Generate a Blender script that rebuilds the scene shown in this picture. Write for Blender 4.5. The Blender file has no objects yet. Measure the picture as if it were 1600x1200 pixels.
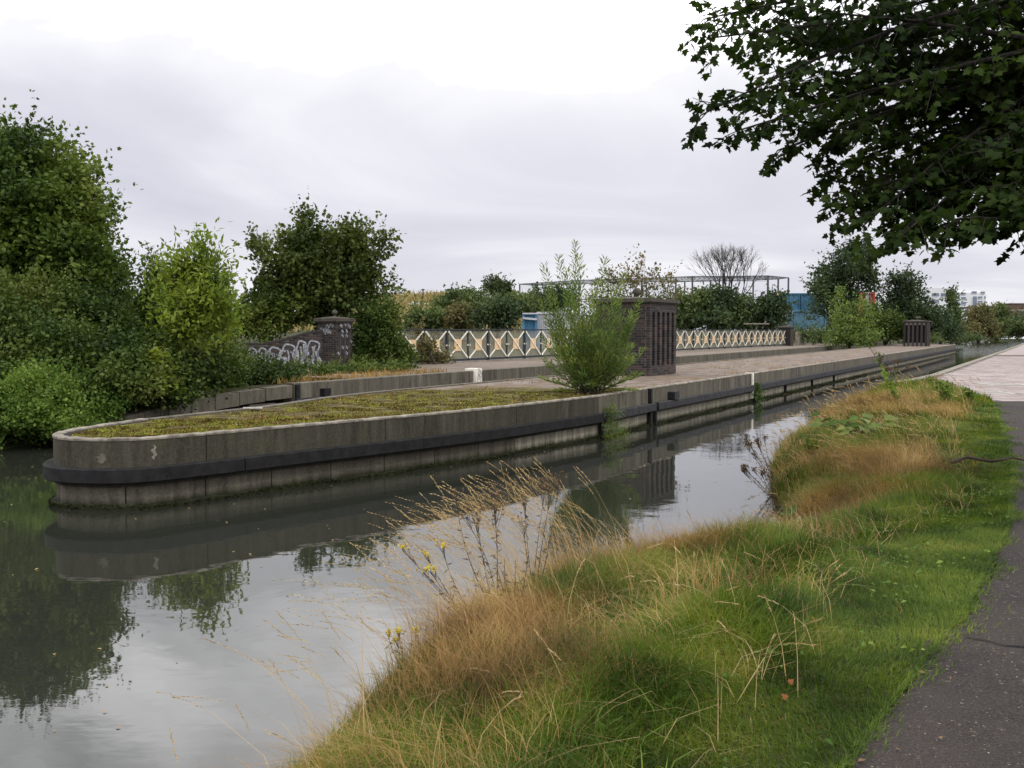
import bpy, bmesh, math, random
import numpy as np
from mathutils import Vector
rnd = random.Random(7)
R = np.random.RandomState(11)
sc = bpy.context.scene
COL = sc.collection
# ------------------------------------------------------------------ camera
H = 2.2
PITCH = math.atan(84/1600)
cam = bpy.data.objects.new('camera', bpy.data.cameras.new('camera'))
COL.objects.link(cam); sc.camera = cam
cam.location = (0, 0, H); cam.rotation_euler = (math.pi/2-PITCH, 0, 0)
cam.data.sensor_width = 36; cam.data.lens = 36; cam.data.clip_start = .05; cam.data.clip_end = 4000
# ------------------------------------------------------------------ world
SUN_EL, SUN_AZ = math.radians(52), math.radians(125)    # azimuth clockwise from +Y (behind, right)
w = bpy.data.worlds.new('World'); sc.world = w; w.use_nodes = True
nt = w.node_tree; N = nt.nodes; L = nt.links; N.clear()
out = N.new('ShaderNodeOutputWorld')
sky = N.new('ShaderNodeTexSky'); sky.sky_type = 'NISHITA'; sky.sun_disc = False
sky.sun_elevation = SUN_EL; sky.sun_rotation = SUN_AZ
bg1 = N.new('ShaderNodeBackground'); bg1.inputs[1].default_value = .08; L.new(sky.outputs[0], bg1.inputs[0])
tc = N.new('ShaderNodeTexCoord')
sep = N.new('ShaderNodeSeparateXYZ'); L.new(tc.outputs['Generated'], sep.inputs[0])
def M_(op, a, b=None, c=None, tree=None, clamp=False):
    n = (tree or nt).nodes.new('ShaderNodeMath'); n.operation = op; n.use_clamp = clamp
    for i, v in enumerate((a, b, c)):
        if v is None: continue
        if isinstance(v, (int, float)): n.inputs[i].default_value = v
        else: (tree or nt).links.new(v, n.inputs[i])
    return n.outputs[0]
az = M_('ABSOLUTE', sep.outputs[2])
den = M_('ADD', az, .16)
cx = M_('DIVIDE', sep.outputs[0], den); cy = M_('DIVIDE', sep.outputs[1], den)
cmb = N.new('ShaderNodeCombineXYZ'); L.new(cx, cmb.inputs[0]); L.new(cy, cmb.inputs[1])
n1 = N.new('ShaderNodeTexNoise'); n1.inputs['Scale'].default_value = .62; n1.inputs['Detail'].default_value = 7
n1.inputs['Roughness'].default_value = .52; n1.inputs['Distortion'].default_value = .7; L.new(cmb.outputs[0], n1.inputs['Vector'])
n2 = N.new('ShaderNodeTexNoise'); n2.inputs['Scale'].default_value = .3; n2.inputs['Detail'].default_value = 2
L.new(cmb.outputs[0], n2.inputs['Vector'])
mr = N.new('ShaderNodeMapRange'); mr.interpolation_type = 'SMOOTHSTEP'
mr.inputs[1].default_value = .13; mr.inputs[2].default_value = .38; mr.inputs[3].default_value = 0; mr.inputs[4].default_value = .62
L.new(az, mr.inputs[0])
d1 = M_('MULTIPLY', M_('SUBTRACT', n1.outputs[0], .5), M_('ADD', 1.3, M_('MULTIPLY', mr.outputs[0], 2.2)))
d2 = M_('MULTIPLY', M_('SUBTRACT', n2.outputs[0], .5), .8)
den2 = M_('ADD', mr.outputs[0], .36)
f = M_('ADD', M_('ADD', d1, d2), den2)
cr = N.new('ShaderNodeValToRGB'); L.new(f, cr.inputs[0])
e = cr.color_ramp.elements
e[0].position = .05; e[0].color = (.66, .665, .76, 1)
e[1].position = 1; e[1].color = (2.7, 2.67, 2.7, 1)
x = e.new(.35); x.color = (.79, .79, .865, 1)
x = e.new(.62); x.color = (1.02, 1.015, 1.06, 1)
bg2 = N.new('ShaderNodeBackground'); L.new(cr.outputs[0], bg2.inputs[0]); bg2.inputs[1].default_value = 1.0
mix = N.new('ShaderNodeMixShader'); mix.inputs[0].default_value = .94
L.new(bg1.outputs[0], mix.inputs[1]); L.new(bg2.outputs[0], mix.inputs[2]); L.new(mix.outputs[0], out.inputs[0])
# ------------------------------------------------------------------ sun
sl = bpy.data.lights.new('sun', 'SUN'); sl.energy = 1.1; sl.angle = math.radians(12); sl.color = (1, .96, .9)
so = bpy.data.objects.new('sun', sl); COL.objects.link(so)
sd = Vector((math.sin(SUN_AZ)*math.cos(SUN_EL), math.cos(SUN_AZ)*math.cos(SUN_EL), math.sin(SUN_EL)))
so.rotation_euler = sd.to_track_quat('Z', 'Y').to_euler(); so.location = (0, 0, 30)
sc.view_settings.view_transform = 'Standard'; sc.view_settings.look = 'None'
sc.view_settings.exposure = 0; sc.view_settings.gamma = 1; sc.view_settings.use_curve_mapping = False
sc.render.engine = 'CYCLES'
sc.cycles.max_bounces = 8; sc.cycles.transparent_max_bounces = 8; sc.cycles.caustics_reflective = False; sc.cycles.caustics_refractive = False

# ------------------------------------------------------------------ helpers
def ray(px, py):
    a = (px-800)/1600; b = (600-py)/1600
    c, s = math.cos(PITCH), math.sin(PITCH)
    return (a, c+b*s, -s+b*c)
def at(px, py, d):                       # world point seen at this photo pixel at forward distance d
    r = ray(px, py); k = d/r[1]
    return np.array((r[0]*k, d, H+r[2]*k))
def pz(px, py, z):
    r = ray(px, py); k = (z-H)/r[2]
    return np.array((r[0]*k, r[1]*k, z))

def tag(o, label=None, cat=None, group=None, kind=None):
    if label: o['label'] = label
    if cat: o['category'] = cat
    if group: o['group'] = group
    if kind: o['kind'] = kind
    return o
def empty(name, loc, label, cat, group=None, rz=0):
    o = bpy.data.objects.new(name, None); o.empty_display_size = .2
    COL.objects.link(o); o.location = loc; o.rotation_euler = (0, 0, rz)
    return tag(o, label, cat, group)
def link(name, me, mat=None, parent=None, loc=None, rz=None, smooth=False):
    if mat is not None and len(me.materials) == 0: me.materials.append(mat)
    if smooth and not me.get('sm'):
        me.polygons.foreach_set('use_smooth', [True]*len(me.polygons)); me['sm'] = 1
    o = bpy.data.objects.new(name, me); COL.objects.link(o)
    if parent is not None:
        o.parent = parent
        if parent.type == 'EMPTY' or True:
            # geometry is given in world space unless loc is set: cancel the parent's transform
            if loc is None:
                from mathutils import Matrix
                o.matrix_parent_inverse = worldm(parent).inverted()
    if loc is not None: o.location = loc
    if rz is not None: o.rotation_euler = (0, 0, rz)
    return o
def worldm(o):
    from mathutils import Matrix, Euler
    m = Matrix.LocRotScale(o.location, o.rotation_euler, o.scale)
    if o.parent: return worldm(o.parent) @ o.matrix_parent_inverse @ m
    return m
def npmesh(name, V, F):
    """V (n,3); F list of arrays each (k, m)"""
    me = bpy.data.meshes.new(name)
    V = np.asarray(V, dtype=np.float32)
    if not isinstance(F, (list, tuple)): F = [F]
    F = [np.asarray(f, dtype=np.int32) for f in F if len(f)]
    me.vertices.add(len(V)); me.vertices.foreach_set('co', V.ravel())
    loops = np.concatenate([f.ravel() for f in F])
    tot = np.concatenate([np.full(len(f), f.shape[1], dtype=np.int32) for f in F])
    start = np.concatenate([[0], np.cumsum(tot)[:-1]]).astype(np.int32)
    me.loops.add(len(loops)); me.loops.foreach_set('vertex_index', loops)
    me.polygons.add(len(tot)); me.polygons.foreach_set('loop_start', start)
    try: me.polygons.foreach_set('loop_total', tot)
    except Exception: pass
    me.update(calc_edges=True); me.validate()
    return me
class MB:
    def __init__(s): s.v = []; s.f = []
    def add(s, vs, fs):
        b = len(s.v); s.v += [tuple(map(float, v)) for v in vs]; s.f += [tuple(b+i for i in q) for q in fs]; return s
    def box(s, c, h, rz=0, ax=None):
        """c centre, h half sizes, optional axes (3 vectors)"""
        if ax is None:
            ax = ((math.cos(rz), math.sin(rz), 0), (-math.sin(rz), math.cos(rz), 0), (0, 0, 1))
        ax = np.array(ax, float); c = np.array(c, float)
        vs = []
        for k in (-1, 1):
            for j in (-1, 1):
                for i in (-1, 1): vs.append(c+ax[0]*i*h[0]+ax[1]*j*h[1]+ax[2]*k*h[2])
        s.add(vs, [(0, 2, 3, 1), (4, 5, 7, 6), (0, 1, 5, 4), (2, 6, 7, 3), (0, 4, 6, 2), (1, 3, 7, 5)]); return s
    def bar(s, p, q, w_, t_=None, up=(0, 0, 1)):
        p = np.array(p, float); q = np.array(q, float); d = q-p; l = np.linalg.norm(d); d /= l
        u = np.array(up, float); sx = np.cross(d, u)
        if np.linalg.norm(sx) < 1e-4: sx = np.cross(d, (1, 0, 0))
        sx /= np.linalg.norm(sx); uu = np.cross(sx, d)
        return s.box((p+q)/2, (l/2, w_/2, (t_ or w_)/2), ax=(d, sx, uu))
    def tube(s, pts, rad, n=6, caps=True):
        pts = [np.array(p, float) for p in pts]
        if not hasattr(rad, '__len__'): rad = [rad]*len(pts)
        ref = np.array((.31, .2, .93)); b = len(s.v); prev = None
        for i, p in enumerate(pts):
            d = pts[min(i+1, len(pts)-1)]-pts[max(i-1, 0)]; d = d/(np.linalg.norm(d)+1e-9)
            a = np.cross(d, ref); 
            if np.linalg.norm(a) < .05: a = np.cross(d, (1, 0, 0))
            a /= np.linalg.norm(a); c = np.cross(d, a)
            for k in range(n):
                t = 2*math.pi*k/n
                s.v.append(tuple(p+rad[i]*(math.cos(t)*a+math.sin(t)*c)))
        for i in range(len(pts)-1):
            for k in range(n):
                k2 = (k+1) % n
                s.f.append((b+i*n+k, b+i*n+k2, b+(i+1)*n+k2, b+(i+1)*n+k))
        if caps:
            s.f.append(tuple(b+k for k in range(n))[::-1]); e_ = b+(len(pts)-1)*n; s.f.append(tuple(e_+k for k in range(n)))
        return s
    def sphere(s, c, r, n=8, m=6, sq=(1, 1, 1)):
        b = len(s.v)
        for i in range(m+1):
            ph = math.pi*i/m
            for k in range(n):
                t = 2*math.pi*k/n
                s.v.append((c[0]+r*sq[0]*math.sin(ph)*math.cos(t), c[1]+r*sq[1]*math.sin(ph)*math.sin(t), c[2]+r*sq[2]*math.cos(ph)))
        for i in range(m):
            for k in range(n):
                k2 = (k+1) % n
                s.f.append((b+i*n+k, b+(i+1)*n+k, b+(i+1)*n+k2, b+i*n+k2))
        return s
    def mesh(s, name, bevel=0):
        me = bpy.data.meshes.new(name); me.from_pydata(s.v, [], s.f); me.update()
        bm = bmesh.new(); bm.from_mesh(me)
        bmesh.ops.recalc_face_normals(bm, faces=bm.faces)
        if bevel: bmesh.ops.bevel(bm, geom=list(bm.edges), offset=bevel, segments=1, affect='EDGES', clamp_overlap=True)
        bm.to_mesh(me); bm.free(); return me
    def build(s, name, mat, parent=None, bevel=0, smooth=False, **k):
        return link(name, s.mesh(name, bevel), mat, parent, smooth=smooth, **k)

# path sweeps ----------------------------------------------------------------
def catmull(P, n=6):
    P = [np.array(p, float) for p in P]; o = []
    for i in range(len(P)-1):
        p0 = P[max(i-1, 0)]; p1 = P[i]; p2 = P[i+1]; p3 = P[min(i+2, len(P)-1)]
        for k in range(n):
            t = k/n
            o.append(.5*((2*p1)+(-p0+p2)*t+(2*p0-5*p1+4*p2-p3)*t*t+(-p0+3*p1-3*p2+p3)*t**3))
    o.append(P[-1]); return o
class Path:
    def __init__(s, pts):
        s.p = np.array([q[:2] for q in pts], float)
        seg = np.linalg.norm(np.diff(s.p, axis=0), axis=1); keep = np.concatenate([[True], seg > 1e-4]); s.p = s.p[keep]
        seg = np.linalg.norm(np.diff(s.p, axis=0), axis=1); s.s = np.concatenate([[0], np.cumsum(seg)]); s.L = s.s[-1]
    def at(s, t): return np.array((np.interp(t, s.s, s.p[:, 0]), np.interp(t, s.s, s.p[:, 1])))
    def tan(s, t):
        a = s.at(max(t-.05, 0)); b = s.at(min(t+.05, s.L)); d = b-a; return d/np.linalg.norm(d)
    def off(s, t, o, z=0):
        d = s.tan(t); p = s.at(t); return (p[0]-d[1]*o, p[1]+d[0]*o, z)
    def nearest(s, x, y):
        ts = np.linspace(0, s.L, 4000); q = np.stack([np.interp(ts, s.s, s.p[:, 0]), np.interp(ts, s.s, s.p[:, 1])], 1)
        return ts[np.argmin((q[:, 0]-x)**2+(q[:, 1]-y)**2)]
    def span(s, a, b, maxstep=1e9):
        ts = [a]+[t for t in s.s if a+.02 < t < b-.02]+[b]
        r = [ts[0]]
        for t in ts[1:]:
            k = int(math.ceil((t-r[-1])/maxstep)); base = r[-1]
            for j in range(1, k+1): r.append(base+(t-base)*j/k)
        return r
def sweep(path, a, b, prof, zf=None, mb=None, maxstep=1e9):
    """closed profile [(offset,z)] swept along path a..b"""
    mb = mb or MB(); ts = path.span(a, b, maxstep); n = len(prof); vs = []
    for t in ts:
        for (o, z) in prof:
            zz = z if zf is None else zf(t, z)
            vs.append(path.off(t, o, zz))
    fs = []
    for i in range(len(ts)-1):
        for k in range(n):
            k2 = (k+1) % n; fs.append((i*n+k, (i+1)*n+k, (i+1)*n+k2, i*n+k2))
    fs.append(tuple(range(n))); fs.append(tuple(range((len(ts)-1)*n, len(ts)*n))[::-1])
    return mb.add(vs, fs)

# ------------------------------------------------------------------ materials
def _x(): pass
def newmat(name):
    m = bpy.data.materials.new(name); m.use_nodes = True
    t = m.node_tree; b = t.nodes['Principled BSDF']; b.inputs['Specular IOR Level'].default_value = .18; return m, t, b
def noise(t, scale, detail=4, rough=.5, vec=None, dist=0):
    n = t.nodes.new('ShaderNodeTexNoise'); n.inputs['Scale'].default_value = scale; n.inputs['Detail'].default_value = detail
    n.inputs['Roughness'].default_value = rough; n.inputs['Distortion'].default_value = dist
    if vec is not None: t.links.new(vec, n.inputs['Vector'])
    return n.outputs[0]
def pos(t, scale=(1, 1, 1), rz=0):
    g = t.nodes.new('ShaderNodeNewGeometry'); m = t.nodes.new('ShaderNodeMapping'); t.links.new(g.outputs['Position'], m.inputs[0])
    m.inputs['Scale'].default_value = scale; m.inputs['Rotation'].default_value = (0, 0, rz); return m.outputs[0]
def ramp(t, fac, stops, interp='LINEAR'):
    r = t.nodes.new('ShaderNodeValToRGB'); t.links.new(fac, r.inputs[0]); el = r.color_ramp.elements; r.color_ramp.interpolation = interp
    el[0].position = stops[0][0]; el[0].color = (*stops[0][1], 1); el[1].position = stops[-1][0]; el[1].color = (*stops[-1][1], 1)
    for p, c in stops[1:-1]:
        q = el.new(p); q.color = (*c, 1)
    return r.outputs[0]
def mixc(t, fac, a, b, mode='MIX'):
    n = t.nodes.new('ShaderNodeMix'); n.data_type = 'RGBA'; n.blend_type = mode
    if isinstance(fac, (int, float)): n.inputs[0].default_value = fac
    else: t.links.new(fac, n.inputs[0])
    for i, v in ((6, a), (7, b)):
        if isinstance(v, tuple): n.inputs[i].default_value = (*v, 1)
        else: t.links.new(v, n.inputs[i])
    return n.outputs[2]
def maprange(t, v, a, b, c=0., d=1.):
    n = t.nodes.new('ShaderNodeMapRange'); t.links.new(v, n.inputs[0])
    for i, q in enumerate((a, b, c, d)): n.inputs[i+1].default_value = q
    return n.outputs[0]
def bump(t, b, h, strength=.3, dist=.02):
    n = t.nodes.new('ShaderNodeBump'); n.inputs['Strength'].default_value = strength; n.inputs['Distance'].default_value = dist
    t.links.new(h, n.inputs['Height']); t.links.new(n.outputs[0], b.inputs['Normal'])
def plain(name, c, rough=.7, var=.25, scale=6, metal=0):
    m, t, b = newmat(name); v = pos(t)
    n = noise(t, scale, 5, .6, v)
    c1 = tuple(q*(1-var) for q in c); c2 = tuple(min(1, q*(1+var)) for q in c)
    t.links.new(ramp(t, n, [(.3, c1), (.7, c2)]), b.inputs['Base Color'])
    b.inputs['Roughness'].default_value = rough; b.inputs['Metallic'].default_value = metal; b.inputs['Specular IOR Level'].default_value = .2
    bump(t, b, n, .15, .01); return m
def leafmat(name, stops, trans=.3, rough=.55, nscale=.8, spec=.1, tcol=1.5):
    m, t, b = newmat(name)
    g = t.nodes.new('ShaderNodeNewGeometry')
    n = noise(t, nscale, 2, .5, g.outputs['Position'])
    f = M_('ADD', M_('MULTIPLY', g.outputs['Random Per Island'], .30, tree=t), M_('MULTIPLY', M_('SUBTRACT', n, .26, tree=t), 1.35, tree=t), tree=t)
    c = ramp(t, f, stops)
    t.links.new(c, b.inputs['Base Color']); b.inputs['Roughness'].default_value = rough
    b.inputs['Specular IOR Level'].default_value = spec
    tr = t.nodes.new('ShaderNodeBsdfTranslucent'); 
    t.links.new(mixc(t, 1.0, c, (tcol, tcol*1.05, tcol*.5), 'MULTIPLY'), tr.inputs[0])
    mx = t.nodes.new('ShaderNodeMixShader'); mx.inputs[0].default_value = trans
    t.links.new(b.outputs[0], mx.inputs[1]); t.links.new(tr.outputs[0], mx.inputs[2])
    t.links.new(mx.outputs[0], t.nodes['Material Output'].inputs[0]); return m
def g3(c, *k): return [(p, tuple(q*s for q, s in zip(c, (f_, f_, f_)))) for p, f_ in k]

def mat_concrete(name, base=(.17, .155, .13), dark=(.055, .05, .042), streak=1.0, low=False):
    m, t, b = newmat(name)
    v = pos(t, (1, 1, .12)); vb = pos(t)
    st = noise(t, 5.5, 5, .65, v)
    big = noise(t, .55, 3, .5, vb); fine = noise(t, 30, 6, .7, vb)
    c = mixc(t, maprange(t, st, .38, .66), dark, base)
    c = mixc(t, maprange(t, big, .4, .62, 0, .65), c, tuple(q*.55 for q in base))
    c = mixc(t, maprange(t, fine, .45, .75, 0, .35), c, tuple(min(1, q*1.8) for q in base))
    alg = noise(t, 3, 5, .6, vb)
    c = mixc(t, maprange(t, alg, .56, .72, 0, .5), c, (.06, .062, .03))
    # green-black slime line just above the water, lighter lime line at the top of it
    g = t.nodes.new('ShaderNodeNewGeometry'); sp = t.nodes.new('ShaderNodeSeparateXYZ'); t.links.new(g.outputs[0], sp.inputs[0])
    zz = M_('ADD', sp.outputs[2], M_('MULTIPLY', M_('SUBTRACT', st, .5, tree=t), .12, tree=t), tree=t)
    c = mixc(t, maprange(t, zz, .14, .05), c, (.018, .02, .009))
    t.links.new(c, b.inputs['Base Color']); b.inputs['Roughness'].default_value = .85
    h = M_('ADD', fine, M_('MULTIPLY', st, .5, tree=t), tree=t); bump(t, b, h, .35, .01); return m
MAT = {}
MAT['conc'] = mat_concrete('concrete_wall', (.155, .138, .108), (.04, .035, .028))
MAT['conc_dark'] = mat_concrete('concrete_stained', (.078, .07, .052), (.022, .02, .015))
MAT['conc_light'] = mat_concrete('concrete_low', (.36, .33, .26), (.10, .09, .07))
MAT['coping'] = plain('coping', (.19, .17, .14), .9, .6, 6)
MAT['black'] = plain('tarred_timber', (.013, .013, .014), .8, .5, 7)
MAT['black2'] = plain('weathered_timber', (.034, .034, .037), .75, .5, 9)
MAT['steel'] = plain('dark_steel', (.03, .034, .042), .5, .3, 8)
MAT['white'] = plain('white_paint', (.72, .69, .6), .6, .18, 8)
MAT['tan'] = plain('tan_plate', (.62, .44, .26), .7, .15, 5)
MAT['mesh'] = plain('grey_mesh', (.30, .285, .22), .6, .2, 5)
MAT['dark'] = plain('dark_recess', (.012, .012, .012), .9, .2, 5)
MAT['bark'] = plain('bark', (.04, .033, .026), .95, .4, 12)
MAT['limb'] = plain('dark_limb_bark', (.02, .017, .014), .95, .4, 12)
MAT['twig'] = plain('dry_twig', (.06, .045, .035), .9, .3, 12)
MAT['mortar'] = plain('mortar', (.13, .12, .11), .95, .2, 15)
MAT['soot'] = plain('sooty_stone', (.065, .058, .048), .9, .45, 9)
MAT['paint_white'] = plain('spray_paint', (.27, .28, .31), .8, .6, 14)
def mat_brick():
    m, t, b = newmat('engineering_brick'); o = t.nodes.new('ShaderNodeObjectInfo'); v = pos(t)
    g = t.nodes.new('ShaderNodeNewGeometry')
    f = M_('FRACT', M_('ADD', o.outputs['Random'], g.outputs['Random Per Island'], tree=t), tree=t)
    c = ramp(t, f, [(0, (.015, .013, .013)), (.4, (.028, .024, .023)), (.75, (.045, .036, .033)), (1, (.07, .044, .034))])
    n = noise(t, 14, 5, .6, v); c = mixc(t, maprange(t, n, .5, .8, 0, .4), c, (.09, .08, .072))
    b.inputs['Specular IOR Level'].default_value = .2
    t.links.new(c, b.inputs['Base Color']); b.inputs['Roughness'].default_value = .6; bump(t, b, n, .3, .005); return m
MAT['brick'] = mat_brick()
def mat_asphalt():
    m, t, b = newmat('asphalt'); v = pos(t)
    a = noise(t, 95, 3, .7, v); c_ = noise(t, .9, 6, .65, v); s = noise(t, 45, 3, .7, v)
    c = ramp(t, c_, [(.36, (.013, .0105, .010)), (.6, (.036, .029, .026))])
    c = mixc(t, maprange(t, a, .5, .62, 0, .8), c, (.065, .054, .048))
    c = mixc(t, maprange(t, s, .66, .69, 0, .9), c, (.32, .28, .22))
    c = mixc(t, maprange(t, a, .46, .3, 0, .8), c, (.015, .013, .013))
    t.links.new(c, b.inputs['Base Color']); b.inputs['Roughness'].default_value = .85
    bump(t, b, a, .7, .012); return m
MAT['asphalt'] = mat_asphalt()
def mat_ground(name, a, b_, c3, sc_=3, tone=40):
    m, t, b = newmat(name); v = pos(t)
    n = noise(t, sc_, 6, .6, v); f = noise(t, tone, 4, .7, v); g = noise(t, .35, 3, .5, v)
    c = ramp(t, n, [(.3, a), (.5, b_), (.7, c3)])
    c = mixc(t, maprange(t, f, .4, .75, 0, .5), c, tuple(q*.45 for q in a))
    c = mixc(t, maprange(t, g, .4, .65, 0, .5), c, tuple(q*.8 for q in c3))
    t.links.new(c, b.inputs['Base Color']); b.inputs['Roughness'].default_value = .95
    bump(t, b, M_('ADD', n, f, tree=t), .6, .03); return m
MAT['earth'] = mat_ground('bank_soil', (.028, .022, .014), (.04, .038, .018), (.04, .055, .016), 4)
MAT['gravel'] = mat_ground('worn_gravel', (.15, .12, .095), (.22, .18, .15), (.12, .095, .065), 2.2, 60)
MAT['mossg'] = mat_ground('moss_ground', (.055, .045, .02), (.11, .1, .022), (.15, .14, .03), 5, 50)
MAT['kerb'] = plain('kerb_stone', (.42, .40, .37), .85, .25, 9)

# leaf materials
LM = {}
LM['maple'] = leafmat('maple_leaf', [(.1, (.006, .012, .004)), (.5, (.016, .030, .007)), (.9, (.05, .08, .015))], .34, .7, 1.2, .08)
LM['dark'] = leafmat('dark_leaf', [(.1, (.016, .028, .009)), (.4, (.05, .073, .018)), (.75, (.11, .135, .032)), (1, (.17, .18, .055))], .25, .5, .5)
LM['syc'] = leafmat('sycamore_leaf', [(.1, (.012, .024, .006)), (.4, (.045, .076, .014)), (.7, (.10, .14, .026)), (1, (.20, .22, .06))], .25, .5, .5)
LM['light'] = leafmat('light_leaf', [(.1, (.055, .09, .014)), (.45, (.13, .185, .028)), (.85, (.27, .31, .055))], .35, .5, .8)
LM['nettle'] = leafmat('nettle_leaf', [(.15, (.025, .055, .012)), (.5, (.075, .13, .025)), (.85, (.17, .24, .05))], .3, .6, .7)
LM['bramble'] = leafmat('bramble_leaf', [(.1, (.012, .022, .006)), (.35, (.036, .062, .014)), (.62, (.080, .112, .024)), (.85, (.14, .15, .04)), (1, (.20, .13, .055))], .2, .5, .6)
LM['willow'] = leafmat('willow_leaf', [(.1, (.06, .10, .03)), (.5, (.12, .17, .05)), (.9, (.24, .27, .07)), (1, (.4, .38, .06))], .35, .5, 1.5)
LM['brownleaf'] = leafmat('rusty_leaf', [(.1, (.06, .06, .03)), (.5, (.12, .115, .05)), (.9, (.20, .14, .08))], .25, .6, .8)
LM['fargreen'] = leafmat('far_leaf', [(.05, (.04, .06, .028)), (.45, (.075, .105, .04)), (.8, (.12, .15, .055)), (1, (.16, .17, .07))], .2, .6, .25)
LM['fardark'] = leafmat('far_dark_leaf', [(.05, (.02, .036, .022)), (.45, (.04, .062, .03)), (.8, (.07, .095, .04)), (1, (.1, .12, .05))], .2, .6, .25)
LM['turf'] = leafmat('turf_blade', [(.15, (.022, .040, .008)), (.4, (.058, .098, .014)), (.7, (.125, .17, .026)), (.95, (.26, .23, .06))], .3, .5, 1.8)
LM['green'] = leafmat('green_blade', [(.15, (.020, .040, .007)), (.4, (.06, .105, .013)), (.7, (.14, .19, .025)), (.95, (.34, .27, .08))], .3, .5, 1.5)
LM['dry'] = leafmat('dry_blade', [(.1, (.055, .033, .014)), (.35, (.17, .10, .038)), (.65, (.33, .21, .08)), (.95, (.58, .43, .21))], .3, .6, 1.6)
LM['stem'] = leafmat('dry_stem', [(.05, (.22, .14, .07)), (.5, (.38, .27, .14)), (1, (.55, .44, .27))], .3, .6, 1.5)
LM['moss'] = leafmat('moss_tuft', [(.15, (.028, .018, .008)), (.36, (.09, .062, .018)), (.6, (.15, .15, .026)), (.9, (.26, .29, .05))], .1, .9, 2.5)
LM['yellow'] = leafmat('yellow_petal', [(.1, (.5, .38, .03)), (.9, (.75, .6, .05))], .2)
LM['pink'] = leafmat('clover_petal', [(.1, (.35, .09, .2)), (.9, (.5, .2, .33))], .2)
LM['seed'] = leafmat('brown_seed', [(.1, (.07, .045, .03)), (.9, (.18, .11, .06))], .1)

# ------------------------------------------------------------------ leaf geometry
T_LEAF = (np.array([(0, 0, 0), (.34, .45, .10), (0, 1, -.05), (-.34, .45, .10)]), np.array([(0, 1, 2), (0, 2, 3)]))
T_NARROW = (np.array([(0, 0, 0), (.11, .4, .04), (0, 1, -.08), (-.11, .4, .04)]), np.array([(0, 1, 2), (0, 2, 3)]))
T_ASH = (np.array([(0, 0, 0), (.2, .4, .06), (0, 1, -.05), (-.2, .4, .06)]), np.array([(0, 1, 2), (0, 2, 3)]))
half = [(.0, .0), (.20, -.06), (.50, .05), (.36, .24), (.66, .50), (.36, .52), (.26, .60), (.22, .80), (0, 1.05)]
ring = half+[(-a, b) for a, b in half[-2:0:-1]]
T_MAPLE = (np.array([(0, .38, .05)]+[(a, b, -.12*abs(a)-.06*b) for a, b in ring]), np.array([(0, i+1, (i+1) % len(ring)+1) for i in range(len(ring))]))
h2 = [(0, 0), (.38, .1), (.28, .3), (.42, .62), (.18, .62), (0, 1)]
r2 = h2+[(-a, b) for a, b in h2[-2:0:-1]]
T_LOBE = (np.array([(0, .4, .06)]+[(a, b, 0) for a, b in r2]), np.array([(0, i+1, (i+1) % len(r2)+1) for i in range(len(r2))]))
def norm(a): return a/(np.linalg.norm(a, axis=-1, keepdims=True)+1e-9)
def basis(dirs, nrm):
    y = norm(dirs); x = norm(np.cross(y, nrm)); z = np.cross(x, y); return np.stack([x, y, z], 1)
def scat(T, P, B, S):
    V, F = T; n = len(P)
    W = np.einsum('mi,nij->nmj', V, B)*S[:, None, None]+P[:, None, :]
    FF = (F[None]+(np.arange(n)*len(V))[:, None, None]).reshape(-1, F.shape[1])
    return W.reshape(-1, 3), FF
def merge(parts):
    Vs, Fs, b = [], [], 0
    for V, F in parts: Vs.append(V); Fs.append(F+b); b += len(V)
    return np.concatenate(Vs), np.concatenate(Fs)
def sprays(blobs, n, nl, ln, size, T, up=.45, seed=1, inner=.55, flat=.6, clump=None, zmin=None):
    r = np.random.RandomState(seed); bl = np.array(blobs, float)
    wts = (bl[:, 3]*bl[:, 4]+bl[:, 4]*bl[:, 5]+bl[:, 3]*bl[:, 5]); wts /= wts.sum()
    idx = r.choice(len(bl), n, p=wts); b = bl[idx]
    u = norm(r.normal(size=(n, 3)))
    # uneven radius: lumps by direction
    lump = 1+.17*np.sin(u[:, 0]*5.1+b[:, 0]*3)+.15*np.sin(u[:, 2]*6.3+b[:, 1]*2+u[:, 1]*4)+.10*np.sin(u[:, 0]*11+u[:, 2]*9+b[:, 0])
    rad = (inner+(1-inner)*r.rand(n)**.6)*lump*.94
    lead = (r.rand(n) < .13) & (u[:, 2] > -.3); rad = np.where(lead, rad.clip(.95, 1.3)*1.03, rad)
    c = b[:, :3]+u*b[:, 3:6]*rad[:, None]
    dirs = norm(norm(u*b[:, 3:6])*.75+np.array((0, 0, up))+r.normal(size=(n, 3))*.35)
    L_ = ln*(.5+r.rand(n))*np.where(lead, 1.7, 1); dirs[lead] = norm(dirs[lead]+np.array((0, 0, .5)))
    t = (np.arange(nl)+.5)/nl
    P = c[:, None]+dirs[:, None]*(L_[:, None, None]*t[None, :, None])+r.normal(size=(n, nl, 3))*(ln*.13)
    P[:, :, 2] -= (t**2)[None]*L_[:, None]*.15
    P = P.reshape(-1, 3); m = len(P)
    ld = norm(np.repeat(dirs, nl, 0)*.5+r.normal(size=(m, 3))*.7)
    nn = norm(np.array((0, 0, 1))*flat+norm(r.normal(size=(m, 3)))*.75+np.repeat(u, nl, 0)*.35)
    S = size*(.6+.7*r.rand(m))
    if zmin is not None:
        k = P[:, 2] > zmin; P, ld, nn, S = P[k], ld[k], nn[k], S[k]
    V, F = scat(T, P, basis(ld, nn), S)
    return V, F, c, dirs
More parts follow.
